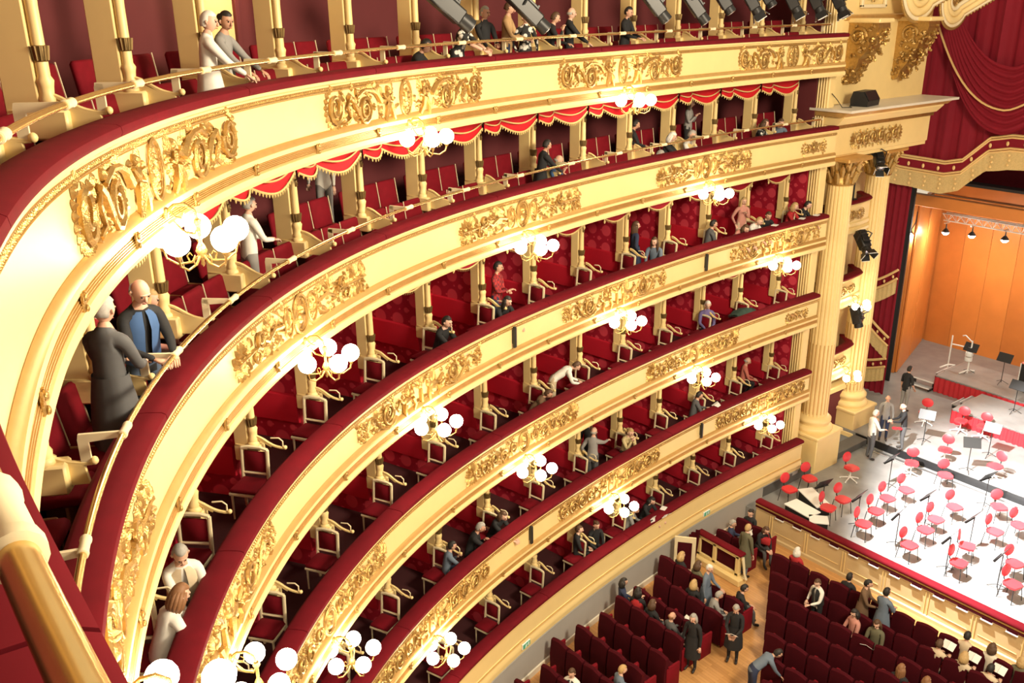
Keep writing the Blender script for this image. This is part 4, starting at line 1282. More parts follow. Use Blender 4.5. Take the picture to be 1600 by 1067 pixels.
# framed panel and the scrolled arch springing
t = thing('wall_relief', 'square gilt foliage panel in cream frame above the corbels', 'panel', (-16.25, 26.0, 15.3))
b = MB()
for (yy, zz, sy, sz) in ((26.0, 15.28, 1.3, .1), (26.0, 16.5, 1.3, .1), (25.4, 15.9, .1, 1.3), (26.6, 15.9, .1, 1.3)):
    b.box((-16.24, yy, zz), (.1, sy, sz), bev=.02)
b.build('frame', 'cream_pale', t)
r = Relief()
for q in range(12):
    a = 2*PI*q/12; r.rosette(.36*math.cos(a), .40*math.sin(a), .12, 6)
r.spiral(0, 0, .3, 2.5, 0, 1, .03); r.rosette(0, 0, .15, 8)
r.b.v = [(-16.26-y, 26.0+x, 15.9+z) for x, y, z in r.b.v]
r.b.build('gilt_foliage', 'gold', t, smooth=45)
def archband(label, x, y0, zc, r0, n_run, th):
    t = thing('arch_scroll', label, 'arch', (x, y0, zc-r0), 0, 'scrolled arch over the stage')
    # a moulded band: curls round a roundel, then runs on upwards along the arch
    def path(off):
        r = r0+off; pts = []
        for i in range(15):
            an = PI+i/14*PI*.80
            pts.append(Vector((x+.04*i/14, y0+math.cos(an)*r, zc+math.sin(an)*r)))
        e = pts[-1]; tx = Vector((.50, .48, .46)).normalized()
        for i in range(1, n_run):
            pts.append(e+tx*(.42*i)+Vector((0, 0, -off*.05*i)))
        return pts
    for q, (off, rad, m) in enumerate(((0, th, 'cream'), (-th*1.7, th*.8, 'cream'), (-th*3.1, th*.6, 'cream_pale'), (th*1.5, th*.55, 'cream_pale'))):
        P = path(off); b = MB(); b.tube(P, rad, 8); b.build('scroll_band', m, t, smooth=60)
    P = path(th*2.3); b = MB()
    for i in range(len(P)-1):
        for f in (0, .25, .5, .75):
            b.sphere(P[i].lerp(P[i+1], f), .05, 6, 5)
    o = b.build('gilt_beading', 'gold', t, smooth=60); o['kind'] = 'stuff'
    r = Relief(); r.rosette(0, 0, .17, 9); r.fan(0, 0, .16, 0, 2*PI*.93, 14, .10, .07); r.ring(0, 0, .30, .30, .03)
    r.b.v = [(x-yy, y0+xx, zc+z) for xx, yy, z in r.b.v]
    r.b.build('gilt_roundel', 'gold', t, smooth=45)
    b = MB(); b.lathe([(.0, 0), (r0*.9, 0), (r0*.9, .08), (0, .08)], 20, (x-.12, y0, zc), rot=Matrix.Rotation(PI/2, 3, 'Y')); b.build('disc', 'cream', t)
archband('cream and gilt scroll where the stage arch springs, nearer the audience', -15.7, 27.5, 15.82, .72, 10, .13)
archband('cream and gilt scroll where the stage arch springs, nearer the curtain', -15.7, 29.6, 15.42, .60, 10, .11)
# ---- curtains
mat('house_red', (0.19, 0.007, 0.018), 0.75, sheen=0.3, noise=0.15, nscale=2, spec=0.2)
mat('curtain_gold', (0.60, 0.45, 0.20), 0.6, 0.2, noise=0.3, nscale=25, bump=0.3, bscale=60)
mat('braid', (0.75, 0.52, 0.22), 0.5, 0.3)
t = thing('house_curtain', 'tall red stage-edge curtain with curved gold fringed bands', 'curtain', (-17.7, 31.5, .9))
rows = []
for i in range(41):
    q = i/40
    x = -18.9+q*1.62
    rows.append([(x, 31.5+.05*math.sin(i*1.1)+.03*math.sin(i*.37), z) for z in np.linspace(.9, 11.0, 12)])
b = MB(); b.grid(rows); b.build('cloth', 'house_red', t, smooth=80)
def band(zl, zr, sag):
    # crossing band of two braids and a deep fringe, zl at the left, zr at the right
    for off, m, th in ((0.0, 'braid', .05), (-.34, 'braid', .05)):
        pts = [(-18.9+1.62*q, 31.38, zl+(zr-zl)*q+sag*math.sin(PI*q)+off) for q in np.linspace(0, 1, 14)]
        b = MB(); b.tube(pts, th, 5); b.build('gold_braid', m, t)
    rows = [[(-18.9+1.62*q, 31.40+.02*math.sin(q*60), zl+(zr-zl)*q+sag*math.sin(PI*q)-.40-w) for w in (0, .25, .52)] for q in np.linspace(0, 1, 40)]
    b = MB(); b.grid(rows); b.build('gold_fringe', 'curtain_gold', t, smooth=70)
    for q in (.3, .5, .7, .9):
        b = MB(); z = zl+(zr-zl)*q+sag*math.sin(PI*q)-.17
        b.sphere((-18.9+1.62*q, 31.36, z), .045, 6, 5, (1, .5, 1.5)); b.build('gold_tassel', 'braid', t)
band(5.15, 6.0, -.15); band(4.6, 3.3, -.12); band(2.05, 2.45, -.1)
# valance across the stage opening
t = thing('stage_valance', 'draped red stage valance with wide gold fringed border', 'curtain', (-14, 31.2, 10))
def vz(x):
    return np.interp(x, [-18.9, -17.6, -16.0, -15.4, -14.6, -13.9, -12.5, -11, -9], [10.35, 10.15, 10.1, 10.25, 11.05, 11.2, 11.2, 11.0, 10.6])
xs = np.linspace(-18.9, -9.0, 120)
rows = [[(x, 31.25+.07*math.sin(x*9)+.04*math.sin(x*23), z) for z in np.linspace(float(vz(x))-.1, 17.0, 8)] for x in xs]
b = MB(); b.grid(rows); b.build('cloth', 'house_red', t, smooth=80)
for off in (.10, .02, -.32, -.40):
    b = MB(); b.tube([(x, 31.12, float(vz(x))+off) for x in xs], .035, 5); b.build('gold_braid', 'braid', t)
rows = [[(x, 31.14, float(vz(x))+z) for z in (.0, -.38)] for x in xs]
b = MB(); b.grid(rows); b.build('border', 'house_red', t)
rows = [[(x, 31.13+.02*math.sin(x*40), float(vz(x))-.38-w) for w in (0, .3, .62+.03*math.sin(x*3))] for x in xs]
b = MB(); b.grid(rows); b.build('gold_fringe', 'curtain_gold', t, smooth=70)
for i, x in enumerate(np.arange(-18.4, -9.2, .55)):
    b = MB(); b.sphere((x, 31.08, float(vz(x))-.16), .05, 6, 5, (1, .5, 1.6)); b.build('gold_tassel', 'braid', t)
    for q in range(3):
        b = MB(); b.sphere((x+.1+.03*(q % 2), 31.08, float(vz(x))-.52-.16*q), .05, 6, 5, (1, .5, 1)); b.build('gold_boss', 'braid', t)
# hanging swag folds
t = thing('draped_swag', 'dark red swagged drapery hanging below the arch', 'curtain', (-14, 30.9, 13), 0)
rows = []
NQ = 30
for j in range(61):
    v = j/60
    xl = -16.75+.75*(1-v); xr = -11.2-.9*(1-v); dp = 1.3+2.1*v
    row = []
    for q in np.linspace(0, 1, NQ):
        e = abs(q*2-1); c = 1-e**2.2
        row.append((xl+(xr-xl)*q, 30.95-.28*c*(.35+.65*v)-.055*math.sin(v*2*PI*9)*c, 14.72-dp*c+.9*max(0, q-.5)*2))
    rows.append(row)
b = MB(); b.grid(rows); b.build('cloth', 'house_red', t, smooth=80)
pts = [(-16.70+5.4*q, 30.62, 14.7-2.6*(1-abs(q*2-1)**2.2)+(.9 if q > .5 else .0)*((q-.5)*2)) for q in np.linspace(0, 1, 30)]
b = MB(); b.tube(pts, .035, 6); b.build('gold_cord', 'braid', t, smooth=60)
b = MB(); b.box((-6, 31.9, 14.5), (26, .1, 6)); struct(b.build('wall_header', 'velvet_dark'))
# ---- loudspeaker on the shelf
t = thing('stage_monitor', 'black wedge loudspeaker standing on the cornice shelf', 'loudspeaker', (-15.62, 25.15, 12.53), R(10))
b = MB(); b.prism([(-.25, 0), (.25, 0), (.27, .16), (.1, .42), (-.2, .42), (-.27, .2)], .86, lambda x, z, q: Vector((x, q-.43, z))); obj('cabinet', b.mesh('cabinet', 'black'), t)
b = MB(); b.box((.20, 0, .30), (.02, .78, .30), Matrix.Rotation(R(-33), 3, 'Y')); obj('grille', b.mesh('grille', 'black_metal'), t)
b = MB(); b.tube([(-.1, -.44, .1), (-.2, -.6, .02), (.0, -.9, .02), (-.2, -1.1, .02), (-.4, -1.0, .2), (-.5, -1.2, .4)], .012, 5); obj('cable', b.mesh('cable', 'black', 60), t)
# ---- stage lanterns
def lantern(label, loc, aim, s=1.0, barn=True, long=1.0, fix=None):
    t = thing('stage_lantern', label, 'spotlight', loc, 0, 'black stage lanterns')
    t.rotation_euler = Vector(aim).to_track_quat('X', 'Z').to_euler()
    b = MB(); b.box((0, 0, 0), (.55*s*long, .28*s, .28*s), bev=.03*s); b.box((-.05*s, 0, .16*s), (.40*s*long, .20*s, .05*s), bev=.01)
    for q in range(4): b.box((-.18*s*long+.11*s*q*long, 0, .19*s), (.03*s, .22*s, .03*s))
    obj('housing', b.mesh('housing', 'black_metal', 40), t)
    b = MB(); b.tube([(.27*s*long, 0, 0), (.40*s*long, 0, 0)], [.13*s, .14*s], 12); obj('lens_tube', b.mesh('lens_tube', 'black', 50), t)
    b = MB(); b.lathe([(.0, 0), (.12*s, .0), (.10*s, .02)], 12, (.40*s*long, 0, 0), rot=Matrix.Rotation(PI/2, 3, 'Y')); obj('lens', b.mesh('lens', 'steel', 50), t)
    b = MB(); b.tube([(0, -.18*s, 0), (-.05*s, -.19*s, .25*s), (-.05*s, 0, .38*s), (-.05*s, .19*s, .25*s), (0, .18*s, 0)], .018*s, 5); obj('yoke', b.mesh('yoke', 'black_metal', 50), t)
    if barn:
        for (y, z, a, ax) in ((0, .17, -25, 'Y'), (0, -.17, 25, 'Y'), (.17, 0, 25, 'Z'), (-.17, 0, -25, 'Z')):
            b = MB(); sz = (.2*s, .26*s, .012) if ax == 'Y' else (.2*s, .012, .26*s)
            b.box((.48*s*long, y*s, z*s), sz, Matrix.Rotation(R(a), 3, ax)); obj('barn_door', b.mesh('barn_door', 'black_metal'), t)
            b = MB()
            if ax == 'Y': b.box((.57*s*long, y*s*1.25, z*s*1.25), (.015, .26*s, .015))
            else: b.box((.57*s*long, y*s*1.25, z*s*1.25), (.015, .015, .26*s))
            obj('bright_edge', b.mesh('bright_edge', 'white_metal'), t)
    if fix:
        b = MB(); b.tube([Vector(loc), Vector(loc).lerp(Vector(fix), .5)+Vector((0, 0, .1)), Vector(fix)], .03, 6); b.build('boom_arm', 'black', t)
    return t
lantern('black lantern with barn doors beside the gilt capital of the far column', (-16.1, 27.1, 10.7), (.6, -.55, -.6), 1.0, fix=(-16.65, 26.8, 10.9))
lantern('black lantern cluster with white-edged barn doors between the columns, upper', (-16.1, 26.75, 8.1), (.7, -.3, -.7), 1.15, fix=(-16.55, 26.9, 8.32))
lantern('silver-black lantern pointing steeply down between the columns, lower', (-16.1, 26.95, 5.5), (.3, .1, -1), 1.1, False, fix=(-16.55, 26.95, 5.72))
t = thing('lantern_pole', 'thin black vertical lantern pole rising from the topmost stage box', 'pole', (-16.65, 26.8, 9.3))
b = MB(); b.tube([(-16.65, 26.8, 9.3), (-16.65, 26.8, 11.0)], .03, 6); b.build('tube', 'black', t); b = MB(); b.box((-16.65, 26.8, 9.36), (.2, .2, .05)); b.build('foot', 'black', t)
# sconces on the stage boxes
for i, z in enumerate((5.62, 3.02)):
    lamp((-16.58, 27.2, z+.38), R(90), 'lit gilt globe lamp on the %s stage box between the columns' % ('middle', 'lowest')[i], arms=(200, 270, 340))
# profile projectors hung along the top gallery
PRJ = [(4.55, -.1, 15.55, 1.8, 0), (5.95, -.1, 15.45, 1.7, 0), (8.45, -.1, 15.55, 1.6, 0), (9.35, -.1, 15.5, 1.6, 0), (10.15, 0, 15.55, 1.1, 0),
       (10.75, -.1, 15.5, 1.0, 1), (11.2, 0, 15.62, .9, 0), (11.75, -.1, 15.5, 1.0, 1), (12.35, -.1, 15.5, 1.0, 1), (12.95, -.1, 15.5, 1.0, 1)]
for i, (u, d, z, lg, bd) in enumerate(PRJ):
    p = wv(u, d, z)
    w = 'nearest the camera' if i == 0 else ('nearest the stage' if i == len(PRJ)-1 else ORD[i+1]+' from the camera')
    lantern('black %s hung over the top gallery rail, %s' % ('lantern with barn doors' if bd else 'long profile projector', w), p, (Vector((-8, 26, .6))-p), .95, bool(bd), lg)
    t = thing('hanging_bar', 'short black drop bar carrying a lantern over the top gallery rail, %s' % w, 'bar', p+Vector((0, 0, .3)), 0, 'drop bars over the top gallery')
    b = MB(); b.tube([p+Vector((0, 0, .30)), p+Vector((0, 0, 2.1))], .02, 6); b.build('tube', 'black', t)
    b = MB(); b.box(p+Vector((0, 0, .32)), (.1, .1, .06)); b.build('clamp', 'black_metal', t)
# ================================================================== people
SKIN = [(0.62, 0.36, 0.25), (0.55, 0.30, 0.20), (0.68, 0.42, 0.31), (0.48, 0.25, 0.16)]
for i, c in enumerate(SKIN): mat('skin_%d' % i, c, 0.55)
mat('eye_dark', (0.02, 0.015, 0.012), 0.3); mat('lips', (0.40, 0.12, 0.10), 0.5); mat('shoe', (0.02, 0.016, 0.014), 0.4)
CLOTH = {'white': (.80, .77, .70), 'offwhite': (.72, .66, .54), 'grey': (.28, .27, .26), 'darkgrey': (.09, .09, .095), 'black': (.015, .015, .017), 'navy': (.025, .035, .08), 'blue': (.05, .11, .26),
         'bluegrey': (.14, .18, .24), 'purple': (.16, .13, .30), 'red': (.42, .02, .025), 'plaid': (.36, .05, .05), 'pink': (.55, .25, .20), 'brown': (.17, .10, .055), 'tan': (.48, .30, .14), 'beige': (.62, .50, .34),
         'olive': (.13, .12, .07), 'salmon': (.55, .16, .12), 'green': (.03, .06, .045), 'yellow': (.62, .50, .26), 'floral': (.25, .24, .22), 'denim': (.07, .10, .16)}
for n_, c in CLOTH.items(): mat('cloth_'+n_, c, 0.85, noise=0.12, nscale=12)
def checks(name, c1, c2, sc):
    m = MATS[name]; nt = m.node_tree; b = nt.nodes['Principled BSDF']
    tc = nt.nodes.new('ShaderNodeTexCoord'); ck = nt.nodes.new('ShaderNodeTexVoronoi' if name == 'cloth_floral' else 'ShaderNodeTexChecker')
    ck.inputs['Scale'].default_value = sc
    nt.links.new(tc.outputs['Object'], ck.inputs['Vector'])
    if name == 'cloth_floral':
        rp = nt.nodes.new('ShaderNodeMapRange'); rp.inputs[1].default_value = .35; rp.inputs[2].default_value = .45
        nt.links.new(ck.outputs['Distance'], rp.inputs[0])
        mx = nt.nodes.new('ShaderNodeMix'); mx.data_type = 'RGBA'; mx.inputs[6].default_value = (*c1, 1); mx.inputs[7].default_value = (*c2, 1)
        nt.links.new(rp.outputs[0], mx.inputs[0]); nt.links.new(mx.outputs[2], b.inputs['Base Color'])
    else:
        ck.inputs['Color1'].default_value = (*c1, 1); ck.inputs['Color2'].default_value = (*c2, 1)
        nt.links.new(ck.outputs['Color'], b.inputs['Base Color'])
checks('cloth_plaid', (.42, .03, .03), (.16, .02, .03), 18); checks('cloth_floral', (.75, .72, .66), (.02, .02, .02), 9)
HAIR = {'white': (.75, .72, .66), 'grey': (.36, .34, .31), 'black': (.018, .014, .012), 'brown': (.09, .045, .022), 'blond': (.50, .33, .14), 'auburn': (.24, .11, .045)}
for n_, c in HAIR.items(): mat('hair_'+n_, c, 0.6, noise=0.25, nscale=40)
def head_mesh(mb, M4, bald=False):
    # skull with brow, nose, lips, ears, eyes; M4 places it (centre of the head)
    def T(p): return M4 @ Vector(p)
    nu, nv = 14, 10; vs = []; fs = []
    for j in range(nv+1):
        th = PI*j/nv
        for i in range(nu):
            ph = 2*PI*i/nu
            x = math.sin(th)*math.cos(ph); y = math.sin(th)*math.sin(ph); z = math.cos(th)
            jw = 1.0 if z > -.1 else 1.0-.38*min(1, (-.1-z)/.9)        # narrow jaw
            px = x*.076*jw; py = y*(.098 if y < 0 else .094)*(jw if y < 0 else 1-.18*(1-jw)); pz = z*.118
            if z < -.75: pz *= .96
            vs.append(T((px, py, pz)))
    for j in range(nv):
        for i in range(nu):
            i2 = (i+1) % nu; a, b_, c_, d_ = j*nu+i, (j+1)*nu+i, (j+1)*nu+i2, j*nu+i2
            fs.append((a, b_, c_) if j == 0 else ((a, b_, d_) if j == nv-1 else (a, b_, c_, d_)))
    mb.m = 2; mb.add(vs, fs)
    def tb(pts, rad, n=5): mb.tube([T(p) for p in pts], rad, n)
    tb([(0, .086, .02), (0, .106, -.012), (0, .108, -.028), (0, .092, -.036)], [.009, .012, .016, .010])
    tb([(-.045, .080, .030), (0, .092, .030), (.045, .080, .030)], [.008, .010, .008])
    for s in (-1, 1):
        tb([(s*.074, -.008, .018), (s*.086, -.016, .0), (s*.078, -.004, -.026)], [.012, .014, .008])
    mb.m = 4
    for s in (-1, 1): mb.sphere(T((s*.031, .086, .012)), .0105, 6, 5)
    mb.m = 5; tb([(-.022, .088, -.062), (0, .096, -.060), (.022, .088, -.062)], [.005, .008, .005])
    mb.m = 0
def hair_mesh(style, M4):
    b = MB()
    nu, nv = 16, 11; vs = []; fs = []
    for j in range(nv+1):
        th = PI*j/nv
        for i in range(nu):
            ph = 2*PI*i/nu
            x = math.sin(th)*math.cos(ph); y = math.sin(th)*math.sin(ph); z = math.cos(th)
            k = 1.13
            lim = {'short': .42, 'long': .42, 'bob': .42, 'bald': .0, 'bun': .45}[style]
            face = (y > .15 and z < lim+.15) or (abs(y) <= .35 and y > -.1 and z < -.05)
            low = z < (-.45 if style == 'short' or style == 'bun' else (-.35 if style == 'bald' else -1.1))
            top = style == 'bald' and (z > .18 or y > .0)
            if face or low or top: k = .72
            jit = 1+.02*math.sin(7*ph+3*th)
            vs.append(M4 @ Vector((x*.077*k*jit, (y*.098*k-.004)*jit, z*.116*k*(1.02 if k > 1 else 1))))
    for j in range(nv):
        for i in range(nu):
            i2 = (i+1) % nu; a, b_, c_, d_ = j*nu+i, (j+1)*nu+i, (j+1)*nu+i2, j*nu+i2
            fs.append((a, b_, c_) if j == 0 else ((a, b_, d_) if j == nv-1 else (a, b_, c_, d_)))
    b.add(vs, fs)
    if style in ('long', 'bob'):
        L = .30 if style == 'long' else .17
        for q in range(9):
            a = PI*1.0+PI*q/8
            x, y = math.cos(a)*.075, math.sin(a)*.085
            b.tube([M4 @ Vector((x*.8, y*.9, .05)), M4 @ Vector((x*1.08, y*1.08-.005, -.04)), M4 @ Vector((x*1.1, y*1.1-.01, -L*.6)), M4 @ Vector((x*.9, y*.95-.01, -L))], [.028, .034, .032, .012], 6)
    if style == 'bun':
        b.sphere(M4 @ Vector((0, -.115, .03)), .045, 8, 6)
    return b
def hand_mesh(mb, p, d, up, side):
    # palm, four fingers of unequal length with a bend, thumb from the side
    d = d.normalized(); w = d.cross(up)
    w = w.normalized() if w.length > 1e-4 else Vector((1, 0, 0))
    n = w.cross(d).normalized()
    w = w*side
    mb.m = 2
    mb.tube([p-d*.015, p+d*.02, p+d*.055, p+d*.085], [.026, .033, .040, .036], 8, flat=.5, flatdir=n)
    for k, (o, L) in enumerate(((-.028, .062), (-.009, .074), (.010, .070), (.028, .054))):
        q = p+d*.078+w*o
        mb.tube([q, q+d*L*.45-n*.006, q+d*L*.78-n*.022, q+d*L*.95-n*.042], [.0098, .0095, .0085, .006], 5)
    q = p+d*.028-w*.034
    mb.tube([q, q+d*.022-w*.024-n*.006, q+d*.050-w*.030-n*.016, q+d*.066-w*.026-n*.024], [.012, .0115, .010, .007], 5)
    mb.m = 0
def ik(sh, hand, l1, l2, pole):
    v = hand-sh; L = min(v.length, (l1+l2)*.995); v = v.normalized()
    a = (l1*l1-l2*l2+L*L)/(2*L); h = math.sqrt(max(0, l1*l1-a*a))
    pp = pole-v*pole.dot(v); pp = pp.normalized() if pp.length > 1e-5 else Vector((0, -1, 0))
    return sh+v*a+pp*h, sh+v*L
HANDS = {  # hand targets (x, y, z) in the sitter's or stander's own frame, z from the shoulder height
 'down': (.24, .06, -.52), 'front': (.09, .34, -.30), 'rail': (.17, .42, -.38), 'lap': (.09, .30, -.34), 'ledge': (.15, .42, -.30), 'ledge2': (.06, .44, -.27), 'face': (.06, .22, -.02),
 'chin': (.04, .20, -.10), 'hip': (.24, .10, -.42), 'read': (.13, .36, -.22), 'cross': (-.02, .26, -.24), 'reach': (.20, .52, -.16), 'drink': (.03, .22, .02), 'low': (.12, .40, -.62)}
PEOPLE = []
def person(label, loc, face, pose='stand', top='black', bot='darkgrey', hair='brown', style='short', lean=0, hl='down', hr='down', yaw=0, nod=0, skin=0, s=1.0, sleeve='long', skirt=None, coat=None, vest=None, group=None, twist=0):
    PEOPLE.append(dict(label=label, loc=loc, face=face, pose=pose, top=top, bot=bot, hair=hair, style=style, lean=lean, hl=hl, hr=hr, yaw=yaw, nod=nod, skin=skin, s=s, sleeve=sleeve, skirt=skirt, coat=coat, vest=vest, group=group))
def skeleton(P):
    J = {}
    sit = P['pose'] in ('sit', 'tuck'); tuck = P['pose'] == 'tuck'
    hz = .52 if sit else .94
    Rm = Matrix.Rotation(R(-P['lean']), 3, 'X')
    pel = Vector((0, 0, hz))
    def up(x, y, z): return pel+Rm @ Vector((x, y, z))
    J['pel'] = (pel, .145, .118); J['sp'] = (up(0, .0, .17), .132, .108); J['ch'] = (up(0, .0, .34), .150, .115); J['uc'] = (up(0, -.005, .455), .095, .08); J['nk'] = (up(0, .0, .54), .052, .052); J['hd0'] = (up(0, .015, .60), .05, .05)
    for sd, n in ((1, 'r'), (-1, 'l')):
        J['sh'+n] = (up(sd*.165, 0, .435), .068, .068)
        hx, hy, hzz = HANDS[P['h'+n]]
        sh = up(sd*.175, 0, .42)
        # hand targets hang from the shoulder, world-vertical
        tgt = Vector((sh.x+sd*(hx-.175), sh.y+hy, sh.z+hzz))
        el, wr = ik(sh, tgt, .275, .25, Vector((sd*.5, -.45, -.75)))
        J['el'+n] = (el, .046, .046); J['wr'+n] = (wr, .031, .031)
        J['hp'+n] = (pel+Vector((sd*.085, 0, -.05)), .098, .098)
        if sit:
            ky, ay = (.36, .14) if tuck else (.43, .46)
            J['kn'+n] = (pel+Vector((sd*.10, ky, .0)), .066, .066); J['an'+n] = (Vector((sd*.10, ay, .09)), .040, .040); J['to'+n] = (Vector((sd*.11, ay+.16, .045)), .036, .036)
        else:
            J['kn'+n] = (Vector((sd*.095, .02, .50)), .064, .064); J['an'+n] = (Vector((sd*.10, -.02, .09)), .042, .042); J['to'+n] = (Vector((sd*.115, .15, .04)), .038, .038)
    E_ = [('pel', 'sp'), ('sp', 'ch'), ('ch', 'uc'), ('uc', 'nk'), ('nk', 'hd0')]
    for n in 'rl':
        E_ += [('uc', 'sh'+n), ('sh'+n, 'el'+n), ('el'+n, 'wr'+n), ('pel', 'hp'+n), ('hp'+n, 'kn'+n), ('kn'+n, 'an'+n), ('an'+n, 'to'+n)]
    hm = Matrix.Translation(up(0, .03, .672)) @ (Matrix.Rotation(R(P['yaw']), 4, 'Z') @ Matrix.Rotation(R(-P['nod']-P['lean']*.45), 4, 'X'))
    return J, E_, hm
def build_people():
    tmp = []
    for P in PEOPLE:
        J, E_, hm = skeleton(P)
        names = list(J); ix = {n: i for i, n in enumerate(names)}
        me = bpy.data.meshes.new('tmp')
        me.from_pydata([tuple(J[n][0]) for n in names], [(ix[a], ix[b]) for a, b in E_], [])
        o = bpy.data.objects.new('tmp', me); COL.objects.link(o)
        o.modifiers.new('skin', 'SKIN').use_smooth_shade = True
        sk = me.skin_vertices[0].data
        for n in names:
            sk[ix[n]].radius = (J[n][1], J[n][2])
            sk[ix[n]].use_root = (n == 'pel')
        ss = o.modifiers.new('sub', 'SUBSURF'); ss.levels = 1; ss.render_levels = 1
        tmp.append((P, o, J, E_, hm))
    bpy.context.view_layer.update()
    dg = bpy.context.evaluated_depsgraph_get()
    for P, o, J, E_, hm in tmp:
        ev = o.evaluated_get(dg)
        sm = ev.to_mesh()
        V = np.zeros(len(sm.vertices)*3); sm.vertices.foreach_get('co', V); V = V.reshape(-1, 3)
        F_ = [tuple(p.vertices) for p in sm.polygons]
        cen = np.array([V[list(f)].mean(0) for f in F_])
        ev.to_mesh_clear()
        kinds = []
        D_ = []
        for a, b_ in E_:
            p = np.array(J[a][0]); q = np.array(J[b_][0]); d = q-p
            tt = np.clip(((cen-p)@d)/max(1e-9, d@d), 0, 1)
            rad = J[a][1]*(1-tt)+J[b_][1]*tt
            D_.append(np.linalg.norm(cen-(p+tt[:, None]*d), axis=1)-rad)
            if a in ('nk',): k = 2
            elif a == 'uc' and b_ == 'nk': k = 0
            elif a.startswith('an'): k = 3
            elif a.startswith('hp') or a.startswith('kn') or b_.startswith('hp'): k = 1
            elif a.startswith('el'): k = 0 if P['sleeve'] == 'long' else 2
            elif a.startswith('sh'): k = 2 if P['sleeve'] == 'none' else 0
            else: k = 0
            kinds.append(k)
        best = np.argmin(np.array(D_), axis=0)
        fm = np.array(kinds)[best]
        mb = MB()
        mb.add(V.tolist(), F_)
        for i, k in enumerate(fm):
            if k: mb.fm[i] = int(k)
        head_mesh(mb, hm)
        for n, sd in (('r', 1), ('l', -1)):
            el, wr = J['el'+n][0], J['wr'+n][0]
            hand_mesh(mb, wr+(wr-el).normalized()*.02, wr-el, Vector((0, 0, 1)), sd)
        sk_ = 'skin_%d' % P['skin']
        legm = sk_ if P['bot'] == 'skin' else 'cloth_'+P['bot']
        body = mb.mesh('person', ['cloth_'+P['top'], legm, sk_, 'shoe', 'eye_dark', 'lips'], 179)
        ob = obj('person', body)
        ob.location = P['loc']; ob.rotation_euler = (0, 0, R(P['face']-90)); ob.scale = (P['s'],)*3
        tag(ob, P['label'], 'person', P['group'] or 'visitors in the theatre')
        if P['style'] != 'none':
            obj('hair', hair_mesh(P['style'], hm).mesh('hair', 'hair_'+P['hair'], 179), ob)
        if P['coat'] or P['skirt']:
            z1 = .98; z0 = .45 if P['coat'] else .38
            b = MB()
            if P['pose'] != 'stand':
                b.grid([[(x*1.0, y, z) for x, z in ((-.24, .46), (-.22, .60), (-.1, .63), (.1, .63), (.22, .60), (.24, .46))] for y in (-.12, .1, .3, .47)])
                b.grid([[(x, .47+.03*q, .60-.42*q) for x in (-.22, -.1, .1, .22)] for q in (0, .5, 1)])
                b.build  # front fall of the skirt
            else:
                n = 22; rows = []
                for i in range(n):
                    a = 2*PI*i/n; f = 1+.05*math.sin(a*6)
                    rows.append([(math.cos(a)*rx*(f if q else 1), math.sin(a)*ry*(f if q else 1)+.01, z) for q, (rx, ry, z) in enumerate(((.155, .125, z1+.1), (.185, .15, z1-.1), (.21, .175, z1-.28), (.225, .19, z0)))])
                b.grid(rows, closed_u=True)
            obj('coat_skirt' if P['coat'] else 'skirt', b.mesh('garment', 'cloth_'+(P['coat'] or P['skirt']), 80), ob)
        if P['vest']:
            Rm = Matrix.Rotation(R(-P['lean']), 3, 'X'); pel = J['pel'][0]
            n = 20; rows = []
            for i in range(n+1):
                a = PI/2+.18+(2*PI-.36)*i/n
                rows.append([tuple(pel+Rm @ Vector((math.cos(a)*rx, math.sin(a)*ry, z))) for rx, ry, z in ((.178, .150, .0), (.172, .140, .18), (.180, .145, .34), (.135, .10, .46), (.085, .072, .50))])
            b = MB(); b.grid(rows)
            obj('vest', b.mesh('vest', 'cloth_'+P['vest'], 80), ob)
        bpy.data.objects.remove(o, do_unlink=True)
def tp(k, u, d, dz=0.0):
    return wv(u, d, TI[k]['fl']+dz)
def tpt(k, u, d, dz=0.0):                # seated at the ledge: knees kept clear of the parapet
    return wv(u, max(d+.12, .68), TI[k]['fl']+dz)
def tf(u, rel):                       # 0 faces the hall, +90 the stage, -90 back towards the near end
    return math.degrees(wang(u))-90+rel
# ---- top gallery
person('white-haired person in long white coat standing at the top gallery rail', tp('A', 1.70, .60), tf(1.7, 35), 'stand', 'white', 'offwhite', 'white', 'short', 4, 'rail', 'rail', -20, 6, 2, 1.0, coat='white')
person('person in grey cardigan and patterned skirt behind the white coat, top gallery', tp('A', 2.12, .85), tf(2.1, 5), 'stand', 'grey', 'black', 'black', 'bun', 8, 'rail', 'rail', -25, 8, 1, 1.0, skirt='floral')
person('person in black and white floral dress leaning on the top gallery rail', tp('A', 5.28, .52), tf(5.3, 10), 'stand', 'floral', 'black', 'brown', 'bob', 22, 'ledge2', 'ledge2', 10, 10, 2, .95, sleeve='short', skirt='floral')
person('person in dark jacket standing in the top gallery beside the brown jacket', tp('A', 6.05, .95), tf(6, -20), 'stand', 'black', 'black', 'grey', 'short', 4, 'front', 'rail', 20, 5, 1, 1.0)
person('person in brown jacket holding a phone in the top gallery', tp('A', 6.45, .95), tf(6.4, 25), 'stand', 'tan', 'navy', 'brown', 'short', 4, 'front', 'front', 15, 18, 0, 1.05)
person('person in patterned scarf and red bag standing at the top gallery rail', tp('A', 6.68, .80), tf(6.7, -30), 'stand', 'floral', 'black', 'blond', 'short', 3, 'hip', 'hip', 5, 0, 2, .93)
person('person in dark suit with hand to the mouth, top gallery', tp('A', 7.05, .70), tf(7, 40), 'stand', 'black', 'black', 'brown', 'short', 10, 'front', 'face', 10, 14, 0, .93)
person('bald person in black sweater looking to the stage, top gallery', tp('A', 7.42, .68), tf(7.4, 45), 'stand', 'black', 'black', 'grey', 'bald', 2, 'rail', 'rail', 20, 0, 2, .97)
